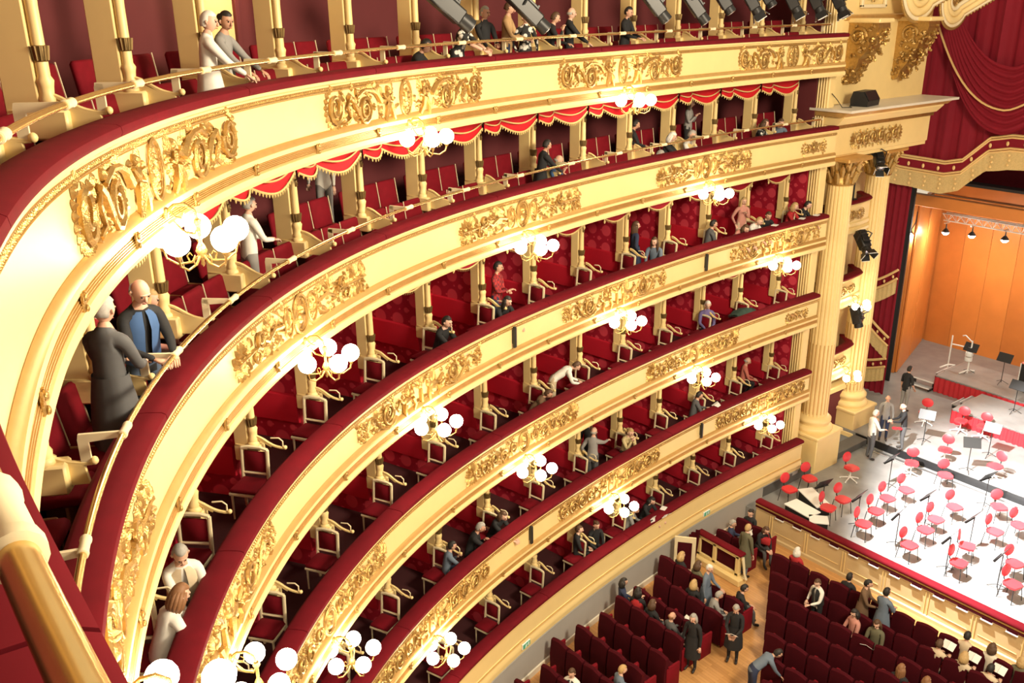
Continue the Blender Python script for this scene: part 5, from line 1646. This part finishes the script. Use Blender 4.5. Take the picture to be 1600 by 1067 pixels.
person('person in black holding something red behind a projector, top gallery', tp('A', 8.50, .62), tf(8.5, 10), 'stand', 'black', 'black', 'black', 'short', 6, 'front', 'front', 0, 10, 0, .97)
person('person in black leaning over the top gallery rail under the nearest projector', tpt('A', 4.75, .75), tf(4.7, 20), 'tuck', 'black', 'black', 'black', 'short', 28, 'ledge', 'ledge', 10, 10, 1, 1.0)
# ---- second gallery
person('bald bearded person in quilted blue vest looking down, second gallery', tp('B', .12, .46), tf(.1, -42), 'stand', 'black', 'denim', 'grey', 'bald', 12, 'front', 'front', 0, 22, 0, 1.1, vest='blue')
person('grey-haired person in dark jacket seen from behind, second gallery near end', tp('B', -.34, .46), tf(-.3, 75), 'stand', 'darkgrey', 'darkgrey', 'grey', 'short', 4, 'front', 'front', 0, 14, 0, 1.1, coat='darkgrey')
person('dark-haired person in red top behind the blue vest, second gallery', tp('B', .18, .98), tf(.2, 30), 'stand', 'red', 'black', 'brown', 'short', 4, 'down', 'down', 20, 0, 2, .97)
person('person in pale patterned blouse among the seats, second gallery near end', tpt('B', .92, 1.0), tf(.9, 10), 'tuck', 'pink', 'grey', 'blond', 'bob', 12, 'lap', 'lap', 0, 10, 2, 1.0)
person('grey-haired person in white shirt standing behind the near globe lamp', tp('B', 2.36, 1.05, .12), tf(2, 60), 'stand', 'white', 'grey', 'grey', 'short', 6, 'front', 'front', 0, 10, 2, .98)
person('person in white shirt standing with back turned among second gallery seats', tp('B', 4.02, 1.80, .52), tf(3.5, 150), 'stand', 'white', 'grey', 'brown', 'short', 6, 'hip', 'down', 0, 0, 2, .95)
person('person in black coat seen from behind at second gallery rail', tp('B', 6.80, .58), tf(6.8, 62), 'stand', 'black', 'black', 'black', 'short', 12, 'rail', 'rail', 10, 10, 1, .95, coat='black')
person('bald person in blue shirt with hand at the face, second gallery rail', tpt('B', 7.03, .50), tf(7, 20), 'tuck', 'blue', 'black', 'grey', 'bald', 18, 'ledge', 'face', 20, 10, 0, 1.0)
person('person in black half hidden by a column, second gallery', tp('B', 8.98, 1.1), tf(9, 60), 'stand', 'black', 'black', 'black', 'short', 18, 'front', 'front', 0, 10, 1, .97)
person('person in blue top bending low behind the second gallery rail', tpt('B', 9.02, .62), tf(9, 30), 'tuck', 'blue', 'black', 'grey', 'short', 50, 'ledge', 'ledge', 0, 0, 2, .92)
person('white-haired person in black with clasped hands on second gallery rail', tpt('B', 9.52, .58), tf(9.5, 30), 'tuck', 'black', 'black', 'white', 'bob', 16, 'ledge2', 'ledge2', -10, 14, 2, 1.02)
person('person in white shirt and glasses beside the white-haired one, second gallery', tpt('B', 10.02, .52), tf(10, 0), 'tuck', 'white', 'black', 'grey', 'short', 16, 'ledge', 'ledge', 10, 14, 0, 1.0)
person('person in grey sweater standing with raised arms behind the second gallery seats', tp('B', 10.62, 1.4, .26), tf(10.6, 20), 'stand', 'grey', 'black', 'brown', 'long', 2, 'chin', 'chin', 0, 0, 2, .95)
person('person in dark jacket and white blouse at second gallery rail near the stage', tpt('B', 11.80, .55), tf(11.8, 20), 'tuck', 'floral', 'black', 'brown', 'bob', 16, 'ledge', 'ledge', 20, 8, 2, 1.0)
person('person in blue-black jacket leaning at second gallery rail nearest the stage', tpt('B', 12.35, .50), tf(12.3, -40), 'tuck', 'bluegrey', 'black', 'brown', 'short', 24, 'ledge', 'ledge', 10, 10, 0, 1.0)
# ---- highest boxes
person('person in beige knitted vest over pale shirt sitting in a near box', tp('C', .26, .52), tf(.2, -60), 'tuck', 'white', 'grey', 'grey', 'short', 14, 'lap', 'ledge2', 0, 22, 0, 1.06, vest='beige')
person('blond person in white blouse resting arms on the ledge of a near box', tp('C', -.30, .50), tf(-.5, 40), 'tuck', 'white', 'black', 'auburn', 'bob', 26, 'ledge2', 'lap', 5, 12, 2, 1.02)
person('person in dark suit and white shirt leaning on the ledge of a highest-tier box', tpt('C', 4.92, .58), tf(4.9, -5), 'tuck', 'black', 'black', 'black', 'short', 20, 'ledge2', 'ledge2', 10, 5, 2, 1.0)
person('person in red checked shirt standing in a box with arms crossed', tp('C', 6.22, .98), tf(6.2, 15), 'stand', 'plaid', 'navy', 'black', 'short', 2, 'cross', 'cross', 15, 5, 0, 1.0)
person('dark-haired person in black leaning on the ledge below the checked shirt', tpt('C', 6.05, .55), tf(6, -15), 'tuck', 'black', 'black', 'black', 'long', 26, 'ledge', 'ledge', 10, 6, 2, .95)
person('person in dark blue dress standing in profile in a highest-tier box', tp('C', 9.15, .98), tf(9.1, 60), 'stand', 'navy', 'navy', 'brown', 'long', 0, 'down', 'hip', 0, 0, 2, .97, skirt='navy')
person('long-haired person in grey top sitting at the ledge looking back', tpt('C', 9.42, .55), tf(9.4, -60), 'tuck', 'bluegrey', 'navy', 'brown', 'long', 14, 'ledge', 'ledge', -10, 0, 2, 1.0)
person('dark-haired person in grey jacket turned to the stage, highest boxes', tpt('C', 10.75, .60), tf(10.7, 60), 'tuck', 'darkgrey', 'black', 'black', 'short', 12, 'lap', 'lap', 0, 5, 0, 1.0)
person('person in pale pink top resting the head low on the box ledge', tpt('C', 11.38, .52), tf(11.4, -10), 'tuck', 'pink', 'bluegrey', 'brown', 'bob', 44, 'ledge', 'ledge', 0, 6, 2, 1.0)
person('blond long-haired person in pale top standing in a highest-tier box', tp('C', 11.80, .95), tf(11.8, -30), 'stand', 'pink', 'beige', 'blond', 'long', 4, 'chin', 'hip', 0, 5, 2, .95)
person('person in white shirt bent over the ledge next to the dark suit', tpt('C', 11.75, .50), tf(11.7, 0), 'tuck', 'white', 'black', 'blond', 'short', 34, 'ledge', 'ledge', 0, 5, 2, 1.0)
person('person in dark suit reading at the ledge two boxes from the column', tpt('C', 12.18, .50), tf(12.2, -30), 'tuck', 'black', 'black', 'brown', 'short', 26, 'ledge', 'ledge', 0, 10, 0, 1.0)
person('blond person in red scarf at the ledge beside the giant column', tpt('C', 12.88, .62), tf(12.9, 10), 'tuck', 'red', 'black', 'blond', 'bob', 16, 'ledge', 'ledge', 15, 6, 2, 1.0)
person('dark-haired person in black with white collar nearest the giant column', tpt('C', 13.12, .52), tf(13.1, 20), 'tuck', 'black', 'black', 'black', 'short', 22, 'ledge', 'ledge', 10, 6, 2, 1.02)
# ---- third tier
person('person in white shirt bending forward over the ledge, third box tier', tp('D', 7.26, .86), tf(7.3, 50), 'stand', 'white', 'beige', 'brown', 'short', 62, 'lap', 'lap', 0, 20, 2, .98)
person('person in purple-blue sweater sitting sideways, third box tier', tpt('D', 10.98, .75), tf(11, -40), 'tuck', 'purple', 'navy', 'white', 'short', 6, 'lap', 'lap', 0, 10, 2, 1.05)
person('dark-haired head just above the ledge below the white shirt, third tier', tpt('D', 6.70, .60), tf(6.7, 30), 'tuck', 'brown', 'black', 'brown', 'short', 40, 'lap', 'lap', 0, 10, 1, .92)
# ---- second tier
person('bald person in grey sweater standing seen from behind, second box tier', tp('E', 8.02, .60), tf(8, 105), 'stand', 'grey', 'darkgrey', 'grey', 'bald', 3, 'hip', 'reach', 0, 0, 2, 1.0)
person('person in dark clothes standing beyond the bald grey sweater', tp('E', 8.25, 1.05), tf(8.2, -75), 'stand', 'black', 'black', 'brown', 'long', 2, 'down', 'down', 0, 0, 2, 1.0)
person('person in yellow-beige sweater drinking at the ledge, second box tier', tpt('E', 8.88, .52), tf(8.9, -20), 'tuck', 'yellow', 'black', 'blond', 'bun', 18, 'drink', 'drink', 10, 6, 2, 1.0)
person('person in dark suit reading a white programme, second box tier', tpt('E', 10.62, .55), tf(10.6, 55), 'tuck', 'darkgrey', 'black', 'black', 'short', 14, 'read', 'read', 0, 14, 0, 1.0)
person('person in salmon shirt sitting far back in a lit box, second tier', tpt('E', 12.42, 1.15), tf(12.4, 50), 'tuck', 'salmon', 'black', 'grey', 'bald', 8, 'lap', 'lap', 0, 14, 0, 1.05)
person('person in dark suit resting on clasped hands, second box tier', tpt('E', 5.32, .50), tf(5.3, 28), 'tuck', 'black', 'black', 'grey', 'short', 24, 'chin', 'ledge2', 10, 8, 1, 1.02)
person('child in pale grey shirt below the dark suit, second box tier', tpt('E', 4.86, .55), tf(4.9, 50), 'tuck', 'bluegrey', 'navy', 'black', 'short', 14, 'chin', 'ledge', 0, 5, 0, .92)
person('person in black with folded arms on the ledge, second box tier', tpt('E', 5.82, .50), tf(5.8, 0), 'tuck', 'black', 'black', 'brown', 'bob', 28, 'ledge2', 'ledge2', 0, 10, 2, 1.0)
# ---- lowest tier
person('person in black sitting back beside a column, lowest box tier', tpt('F', 7.90, .80), tf(7.9, 40), 'tuck', 'black', 'black', 'brown', 'short', 4, 'lap', 'lap', 0, 4, 2, 1.0)
person('person in black dress with hands in lap facing out, lowest box tier', tpt('F', 8.22, .62), tf(8.2, -25), 'tuck', 'black', 'black', 'brown', 'bun', 6, 'lap', 'lap', 0, 6, 2, 1.0)
person('person in grey reading a programme at the lowest tier ledge', tpt('F', 8.98, .52), tf(9, 30), 'tuck', 'grey', 'black', 'brown', 'short', 20, 'read', 'read', 0, 14, 0, .95)
person('person in black with an open programme on the lowest tier ledge', tpt('F', 9.42, .50), tf(9.4, 0), 'tuck', 'black', 'black', 'black', 'bob', 22, 'ledge', 'ledge', 0, 14, 2, 1.0)
# ---- stage
person('white-haired person in white shirt standing on the pit floor, back turned', (-14.85, 26.75, .60), 60, 'stand', 'white', 'darkgrey', 'white', 'short', 2, 'down', 'front', 0, 0, 0, 1.08)
person('bald person in grey suit facing the white shirt on stage', (-15.10, 27.95, .88), -60, 'stand', 'grey', 'navy', 'grey', 'bald', 2, 'down', 'down', 0, 8, 0, 1.0)
person('bald person in black holding a violin on the stage', (-14.28, 27.75, .88), 215, 'stand', 'black', 'darkgrey', 'grey', 'bald', 8, 'front', 'front', 0, 18, 2, 1.0)
person('person in black T-shirt and grey trousers walking upstage', (-15.95, 30.70, .88), 80, 'stand', 'black', 'grey', 'black', 'short', 2, 'down', 'hip', 0, 0, 0, 1.06, sleeve='short')
# ---- stalls, standing
person('person in grey-brown suit standing by the balustrade, back turned', (-13.62, 18.62, 0), 85, 'stand', 'olive', 'bluegrey', 'blond', 'short', 2, 'down', 'down', 0, 4, 2, 1.0, coat='olive')
person('person in black coat walking up the parquet aisle', (-11.92, 14.55, 0), -75, 'stand', 'black', 'black', 'grey', 'bob', 2, 'down', 'down', 0, 6, 2, .97, coat='black')
person('person in dark coat looking down at papers in the aisle', (-11.50, 15.60, 0), -60, 'stand', 'black', 'black', 'grey', 'short', 4, 'front', 'front', 0, 24, 0, 1.0, coat='black')
person('person in blue-grey coat bending between rows near the aisle', (-10.35, 14.85, 0), 60, 'stand', 'bluegrey', 'navy', 'black', 'short', 58, 'low', 'low', 0, 10, 0, 1.0)
person('tall white-haired person in blue jacket standing at the side block', (-13.05, 16.30, 0), 20, 'stand', 'bluegrey', 'navy', 'white', 'short', 4, 'front', 'down', -20, 6, 0, 1.0, coat='bluegrey')
person('person in black top with white sleeves standing in the centre block', (-10.92, 18.18, 0), -100, 'stand', 'white', 'black', 'brown', 'short', 6, 'front', 'hip', 10, 14, 2, .95, vest='black')
person('person in brown coat standing in the second row', (-10.12, 18.92, 0), 20, 'stand', 'brown', 'black', 'black', 'short', 4, 'front', 'front', 10, 8, 0, 1.0, coat='brown')
person('person in grey jacket standing with back turned in the second row', (-9.55, 18.90, 0), 85, 'stand', 'bluegrey', 'darkgrey', 'black', 'short', 2, 'front', 'front', 0, 0, 0, 1.02, coat='bluegrey')
# ---- stalls, seated
def sit_at(label, x, y, face=90, pose='sit', **kw):
    person(label, (x, y, -.03), face, pose, **kw)
sit_at('blond person in black by the entrance, side block front row', -14.30, 16.70, 80, top='black', hair='blond', style='bob', hl='lap', hr='lap', nod=10, skin=2)
sit_at('brown-haired person next to the blond one, side block front row', -13.72, 16.72, 80, top='olive', hair='brown', style='bob', hl='lap', hr='lap', nod=10, skin=2)
sit_at('person in black with raised hand, side block second row', -13.20, 15.98, 100, top='black', hair='blond', style='bob', hl='lap', hr='chin', nod=10, skin=2)
sit_at('dark-haired person in navy by the grey wall, side block', -14.42, 14.60, 60, top='navy', hair='black', style='bob', hl='lap', hr='front', nod=8, skin=0)
sit_at('person in red scarf beside the navy one, side block', -13.86, 14.60, 110, top='black', vest='red', hair='black', style='bob', hl='chin', hr='lap', nod=8, skin=2)
sit_at('person with short brown hair alone mid row, side block', -13.28, 14.52, 90, top='black', hair='brown', style='bob', hl='lap', hr='lap', nod=8, skin=0)
sit_at('bald person in dark jacket reading a programme, side block aisle end', -12.62, 14.52, 80, top='darkgrey', hair='auburn', style='bald', hl='read', hr='read', nod=16, skin=0)
sit_at('grey-haired person in grey jacket at the aisle, side block second row', -12.62, 15.98, 60, top='grey', hair='grey', style='short', hl='lap', hr='lap', nod=14, skin=0, lean=18)
sit_at('person in black at the aisle end, side block front row', -12.35, 16.75, 60, top='black', hair='black', style='short', hl='lap', hr='lap', nod=14, skin=0, lean=12)
sit_at('person in black with white collar, rear of the side block', -12.63, 11.28, -70, top='white', vest='black', hair='brown', style='short', hl='lap', hr='lap', nod=8, skin=0)
sit_at('blond person in dark blue at the aisle, rear of the side block', -12.05, 12.12, 70, top='bluegrey', hair='blond', style='short', hl='lap', hr='lap', nod=8, skin=2, lean=10)
sit_at('person in dark suit reading a picture programme in the corner beyond the balustrade', -14.52, 19.10, 40, top='navy', hair='grey', style='short', hl='read', hr='read', nod=16, skin=0)
sit_at('person in black with necklace by the pit rail corner', -14.55, 20.02, -80, top='black', hair='black', style='bun', hl='lap', hr='lap', nod=8, skin=2)
sit_at('person in black with red bag by the pit rail corner', -13.95, 19.75, -20, top='black', hair='brown', style='bob', hl='lap', hr='front', nod=14, skin=2, lean=20)
sit_at('white-haired person in red in the first row by the aisle', -12.45, 19.36, 90, top='red', hair='white', style='bob', hl='lap', hr='lap', skin=2)
sit_at('dark-haired person in black in the first row', -10.85, 19.42, 90, top='black', hair='black', style='short', hl='lap', hr='lap', skin=0)
sit_at('person in pink-brown cardigan turned around in the third row', -9.88, 18.22, -110, pose='tuck', top='pink', hair='black', style='bob', hl='lap', hr='front', nod=18, skin=2, bot='black')
sit_at('long-haired person in olive jacket reading a leaflet, third row', -9.32, 18.28, -80, pose='tuck', top='olive', hair='brown', style='long', hl='lap', hr='front', nod=22, skin=2, bot='black')
sit_at('long brown-haired person in dark coat near the lower right', -8.08, 17.22, 90, top='black', hair='auburn', style='long', hl='lap', hr='lap', skin=2)
sit_at('auburn-haired person in black near the lower right corner', -7.50, 17.28, 90, top='black', hair='auburn', style='bob', hl='lap', hr='lap', skin=2)
sit_at('bald-headed person low at the right edge of the stalls', -7.02, 17.36, 90, top='darkgrey', hair='grey', style='bald', hl='lap', hr='lap', skin=2)
sit_at('person in cream jacket reading a broad white programme, second row', -7.98, 18.70, 90, top='beige', hair='brown', style='short', hl='read', hr='read', nod=14, skin=0)
sit_at('dark-haired person in cream jacket in the first row', -7.72, 19.50, 95, top='beige', hair='black', style='short', hl='lap', hr='lap', nod=10, skin=0)
sit_at('brown-haired person in cream jacket in the first row', -7.15, 19.55, 90, top='offwhite', hair='brown', style='bob', hl='lap', hr='lap', nod=6, skin=0)
sit_at('blond person in cream jacket reading, second row', -7.40, 18.74, 90, top='beige', hair='blond', style='bob', hl='read', hr='read', nod=14, skin=2)
sit_at('dark-haired person in tan jacket with papers, second row', -6.82, 18.80, 90, top='beige', hair='black', style='short', hl='read', hr='read', nod=14, skin=0)
sit_at('blond person at the right edge in the first row', -6.50, 19.62, 90, top='olive', hair='blond', style='bob', hl='lap', hr='lap', skin=2)
build_people()
# ---- programmes, sheets and bags
def programme(label, p, rz, tilt, w=.30, h=.21, picture=False):
    t = thing('programme', label, 'booklet', p, R(rz), 'printed programmes')
    Rm = Matrix.Rotation(R(tilt), 3, 'X')
    for s_ in (-1, 1):
        b = MB(); b.box(Rm @ Vector((s_*w/4, 0, h/2)), (w/2-.002, .006, h), Rm @ Matrix.Rotation(R(s_*12), 3, 'Z')); obj('page', b.mesh('page', 'paper'), t)
    if picture:
        b = MB(); b.box(Rm @ Vector((w/4, -.008, h*.52)), (w*.17, .006, h*.34), Rm @ Matrix.Rotation(R(12), 3, 'Z')); obj('printed_picture', b.mesh('printed_picture', 'black'), t)
def ahead(x, y, z, face, r):
    return (x+math.cos(R(face))*r, y+math.sin(R(face))*r, z)
for (lab, x, y, z, f, pic) in (('white programme held by the bald reader at the side block aisle', -12.62, 14.52, .80, 80, False), ('open programme with dark picture held in the corner beyond the balustrade', -14.52, 19.10, .82, 40, True),
     ('broad white programme held up in the second row by the cream jacket', -7.98, 18.70, .82, 90, False), ('white programme held by the blond reader in the second row', -7.40, 18.74, .82, 90, False), ('white papers held by the tan jacket in the second row', -6.82, 18.80, .82, 90, False),
     ('small leaflet held by the olive jacket in the third row', -9.32, 18.28, .72, -80, False), ('papers held by the dark coat in the aisle', -11.50, 15.60, 1.10, -60, False)):
    programme(lab, ahead(x, y, z, f, .44), f+90 if False else f-90, -50 if True else 0, picture=pic)
for (lab, k, u, d, dz, rel, pic) in (('white programme held open in the second box tier', 'E', 10.62, .50, .84, 55, False), ('open programme with dark picture held at the lowest tier ledge', 'F', 8.98, .48, .84, 30, True), ('white open programme lying on the lowest tier ledge', 'F', 9.42, .45, .80, 0, False)):
    f = tf(u, rel); q = tp(k, u, d, dz)
    programme(lab, ahead(q.x, q.y, q.z, f, .46), f-90, -55, picture=pic)
def sheet(label, p, rz, mname='paper', sz=(.21, .15)):
    b = MB(); b.box((0, 0, .004), (sz[0], sz[1], .008)); b.box((.01, .01, .011), (sz[0]*.9, sz[1]*.9, .005))
    o = obj('paper_sheet', b.mesh('paper_sheet', mname)); o.location = p; o.rotation_euler = (0, 0, R(rz)); tag(o, label, 'paper', 'sheets on the ledges')
for lab, k, u, d in (('white sheet on the highest box ledge before the red scarf', 'C', 12.80, .12), ('white sheet on the highest box ledge next to the column', 'C', 13.2, .12), ('white sheet on the highest box ledge by the dark suit', 'C', 12.05, .12), ('small white sheet on the lowest ledge beside the open programme', 'F', 9.55, .14)):
    q = wv(u, d, TI[k]['zl']+.012); sheet(lab, q, math.degrees(wang(u))+15)
t = thing('handbag', 'red leather handbag on the lap by the pit rail corner', 'bag', (-13.72, 19.68, .62), R(20))
b = MB(); b.box((0, 0, .12), (.30, .14, .24), bev=.04); obj('bag_body', b.mesh('bag_body', 'cloth_red', 50), t)
b = MB(); b.tube([(-.1, 0, .22), (-.08, 0, .36), (.08, 0, .36), (.1, 0, .22)], .012, 6); obj('handle', b.mesh('handle', 'cloth_red', 60), t)
t = thing('draped_coat', 'dark green coat draped over a chair, third box tier near the stage', 'coat', tp('D', 11.80, .55, .42), wang(11.8))
b = MB()
rows = [[(x, y, .30+.16*math.cos(x*3)-.35*abs(y)+.02*math.sin(x*25)) for x in np.linspace(-.45, .45, 14)] for y in np.linspace(-.3, .3, 8)]
b.grid(rows); rows2 = [[(p[0], p[1], p[2]-.05) for p in r_] for r_ in rows]; b.grid(rows2); obj('cloth', b.mesh('cloth', 'cloth_green', 70), t)
# ================================================================== orchestra furniture
def orch_chair():
    M_ = []                                       # the sitter faces +x
    b = MB(); b.lathe([(.0, -.02), (.17, -.02), (.20, 0), (.17, .02), (.0, .02)], 16, (-.22, 0, .76), sx=.85, rot=Matrix.Rotation(R(80), 3, 'Y')); M_.append(('backrest', b.mesh('backrest', 'chair_red', 50)))
    b = MB()
    pts = [(.21, .17), (.23, .0), (.21, -.17), (.1, -.22), (-.12, -.20), (-.2, -.1), (-.2, .1), (-.12, .20), (.1, .22)]
    b.prism(pts, .055, lambda x, y, q: Vector((x, y, .43+q))); M_.append(('seat', b.mesh('seat', 'chair_red', 40)))
    b = MB(); b.tube([(-.17, 0, .44), (-.24, 0, .50), (-.245, 0, .70)], .018, 6); M_.append(('back_post', b.mesh('back_post', 'black_metal', 60)))
    for x in (-.17, .17):
        for y in (-.17, .17):
            b = MB(); b.tube([(x, y, .43), (x*1.25, y*1.25, 0)], .012, 5); M_.append(('leg', b.mesh('leg', 'black_metal', 60)))
    return M_
def swivel_chair():
    M_ = orch_chair()[:3]
    b = MB(); b.tube([(0, 0, .43), (0, 0, .10)], .025, 8); M_.append(('gas_post', b.mesh('gas_post', 'white_metal', 60)))
    for k in range(5):
        a = 2*PI*k/5
        b = MB(); b.tube([(0, 0, .12), (math.cos(a)*.30, math.sin(a)*.30, .05)], [.025, .016], 5); b.sphere((math.cos(a)*.30, math.sin(a)*.30, .03), .03, 6, 5); M_.append(('star_foot', b.mesh('star_foot', 'white_metal', 60)))
    return M_
OC = orch_chair(); SW = swivel_chair()
CH = [(-14.85, 23.31, -15), (-14.82, 22.23, -10), (-13.41, 22.98, -8), (-13.4, 22.2, 10), (-12.6, 24.11, -5), (-12.52, 25.03, -10), (-12.4, 23.15, 0), (-12.25, 26.89, -40), (-12.22, 22.22, 8), (-11.06, 25.21, -18), (-11.04, 24.1, -6), (-10.93, 23.32, -4),
      (-10.79, 22.23, -5), (-10.22, 26.26, -35), (-9.76, 23.44, 20), (-9.64, 24.79, -3), (-9.49, 22.46, 2), (-9.37, 25.68, -14), (-8.53, 23.62, -15), (-8.12, 22.62, -10), (-7.2, 24.4, -30), (-6.9, 25.6, -40)]
CH = sorted(CH, key=lambda c: c[0]+.9*c[1]*0)
for i, (x, y, a) in enumerate(CH):
    near = 'near' if y < 23 else ('mid' if y < 25 else 'far')
    place(OC, 'orchestra_chair', 'red four-legged orchestra chair on the pit floor, %s the rail, %s from the left' % ({'near': 'closest to', 'mid': 'further from', 'far': 'farthest from'}[near], ORD[1+sum(1 for c in CH[:i] if ('near' if c[1] < 23 else ('mid' if c[1] < 25 else 'far')) == near)]), 'chair', (x, y, PZ), R(a), 'red orchestra chairs')
for i, (x, y, z, a) in enumerate(((-14.42, 24.98, PZ, -10), (-13.36, 26.83, PZ, -60), (-12.91, 28.05, SZ, -75), (-11.31, 28.2, SZ, -100), (-14.89, 30.31, SZ, -70), (-13.72, 30.63, SZ, -80), (-12.98, 30.75, SZ, -80))):
    place(SW, 'swivel_chair', 'red swivel chair on white star foot on stage, %s from the left' % ORD[1+sum(1 for q in (-14.42, -13.36, -12.91, -11.31, -14.89, -13.72, -12.98) if q < x)], 'chair', (x, y, z), R(a), 'red swivel chairs')
place(OC, 'orchestra_chair', 'red orchestra chair on the skirted rear platform', 'chair', (-13.2, 34.6, 1.55), R(-70), 'red orchestra chairs')
def music_stand():
    M_ = []
    b = MB(); b.box((0, 0, 1.08), (.54, .016, .36), Matrix.Rotation(R(-32), 3, 'X'), bev=.004); b.box((0, -.085, .935), (.52, .07, .014), Matrix.Rotation(R(-32), 3, 'X')); M_.append(('desk', b.mesh('desk', 'black')))
    b = MB(); b.tube([(0, .03, 1.06), (0, .03, .92), (0, .03, .06)], [.018, .014, .014], 6); M_.append(('pole', b.mesh('pole', 'black_metal', 60)))
    for k in range(3):
        a = 2*PI*k/3+.5
        b = MB(); b.tube([(0, .03, .16), (math.cos(a)*.26, .03+math.sin(a)*.26, .015)], .010, 5); M_.append(('foot', b.mesh('foot', 'black_metal', 60)))
    return M_
MS = music_stand()
STN = [(-13.73, 22.38, PZ, -102), (-13.36, 25.48, PZ, -92), (-12.64, 22.57, PZ, -87), (-11.4, 24.18, PZ, -92), (-11.37, 22.55, PZ, -82), (-10.86, 26.71, PZ, -102), (-9.96, 24.03, PZ, -92), (-9.83, 22.5, PZ, -87), (-8.55, 22.77, PZ, -87),
       (-14.08, 28.83, SZ, 20), (-12.81, 32.5, 1.42, 0), (-12.17, 29.55, SZ, 10), (-12.05, 27.95, SZ, 40), (-15.61, 34.6, 1.55, 0), (-14.25, 34.5, 1.55, 0)]
STN = sorted(STN)
for i, (x, y, z, a) in enumerate(STN):
    place(MS, 'music_stand', 'black music stand with folding tripod, %s from the left on stage' % ORD[i+1], 'stand', (x, y, z), R(a), 'black music stands')
# white topped benches by the rail
for i, (x, y, a, w, d_) in enumerate(((-13.95, 21.72, -6, .95, .55), (-14.1, 22.55, -25, 1.15, .50), (-13.25, 21.55, 40, .55, .45))):
    t = thing('low_bench', 'white-topped black bench beside the pit rail, %s' % ('nearest the rail', 'longest one', 'small square one')[i], 'bench', (x, y, PZ), R(a), 'white topped benches')
    b = MB(); b.box((0, 0, .36), (w, d_, .04), bev=.006); obj('white_top', b.mesh('white_top', 'white_metal'), t)
    b = MB(); b.box((0, 0, .18), (w-.06, d_-.06, .32)); obj('black_body', b.mesh('black_body', 'black'), t)
# percussion rack
t = thing('percussion_rack', 'white tubular percussion rack on the rear platform', 'rack', (-16.0, 34.6, 1.55))
for x in (-.4, .4):
    b = MB(); b.tube([(x, 0, 0), (x, 0, 1.35)], .03, 6); obj('upright', b.mesh('upright', 'white_metal', 60), t)
    b = MB(); b.tube([(x-.15, -.35, .03), (x, 0, .12), (x+.1, .35, .03)], .03, 6); obj('foot', b.mesh('foot', 'white_metal', 60), t)
b = MB(); b.tube([(-.4, 0, 1.0), (.4, 0, 1.05)], .028, 6); obj('crossbar', b.mesh('crossbar', 'white_metal', 60), t)
b = MB(); b.tube([(.4, 0, 1.3), (.1, 0, 1.5), (0, 0, 1.45)], .025, 6); obj('bent_arm', b.mesh('bent_arm', 'white_metal', 60), t)
for z in (.55, .75):
    b = MB(); b.lathe([(.0, z), (.14, z), (.15, z+.02), (.14, z+.16), (.0, z+.16)], 12, (.4, -.1, 0)); obj('drum', b.mesh('drum', 'white_metal', 50), t)
t = thing('timpani_table', 'black percussion table with pink cloth at the right edge of the rear platform', 'table', (-13.35, 35.2, 1.55))
b = MB(); b.box((0, 0, .45), (.9, .6, .85), bev=.02); obj('black_body', b.mesh('black_body', 'black'), t)
b = MB(); b.box((0, 0, .90), (.94, .64, .05), bev=.02); obj('pink_cloth', b.mesh('pink_cloth', 'cloth_salmon'), t)
b = MB(); b.lathe([(.0, .93), (.25, .93), (.28, 1.0), (.22, 1.12), (.0, 1.14)], 14, (.1, 0, 0)); obj('drum', b.mesh('drum', 'black_metal', 50), t)
b = MB()
for x in (-.45, .45): b.tube([(x, -.31, 0), (x, -.31, .9)], .02, 5)
obj('frame', b.mesh('frame', 'white_metal'), t)
# violin held by the person in black
t = thing('violin', 'red-brown violin held by the bald person in black', 'violin', (-14.45, 27.48, 1.72), R(40))
b = MB(); b.lathe([(.0, -.02), (.10, -.018), (.105, .0), (.10, .018), (.0, .02)], 14, (.0, 0, 0), sy=.9); b.lathe([(.0, -.02), (.085, -.018), (.09, 0), (.085, .018), (.0, .02)], 14, (.16, 0, 0)); obj('violin_body', b.mesh('violin_body', 'skirt_red', 50), t)
b = MB(); b.tube([(.24, 0, .01), (.5, 0, .015)], .014, 5); obj('neck', b.mesh('neck', 'black'), t)
# slim black line-array strips on the parapets
for k, u in (('C', 5.8), ('C', 10.15), ('E', 6.12), ('E', 10.32)):
    t = thing('column_speaker', 'slim black column loudspeaker on the %s parapet, %s' % ({'C': 'highest box', 'E': 'second box'}[k], 'nearer the camera' if u < 8 else 'nearer the stage'), 'loudspeaker', wv(u, -.03, TI[k]['zc']+.26), wang(u), 'slim column speakers')
    b = MB(); b.box((0, -.03, .22), (.06, .06, .46), bev=.01); obj('cabinet', b.mesh('cabinet', 'black'), t)
    b = MB(); b.box((0, -.065, .22), (.04, .012, .42)); obj('grille', b.mesh('grille', 'black_metal'), t)
    b = MB(); b.box((0, .01, .22), (.03, .03, .30)); obj('wall_mount', b.mesh('wall_mount', 'black_metal'), t)
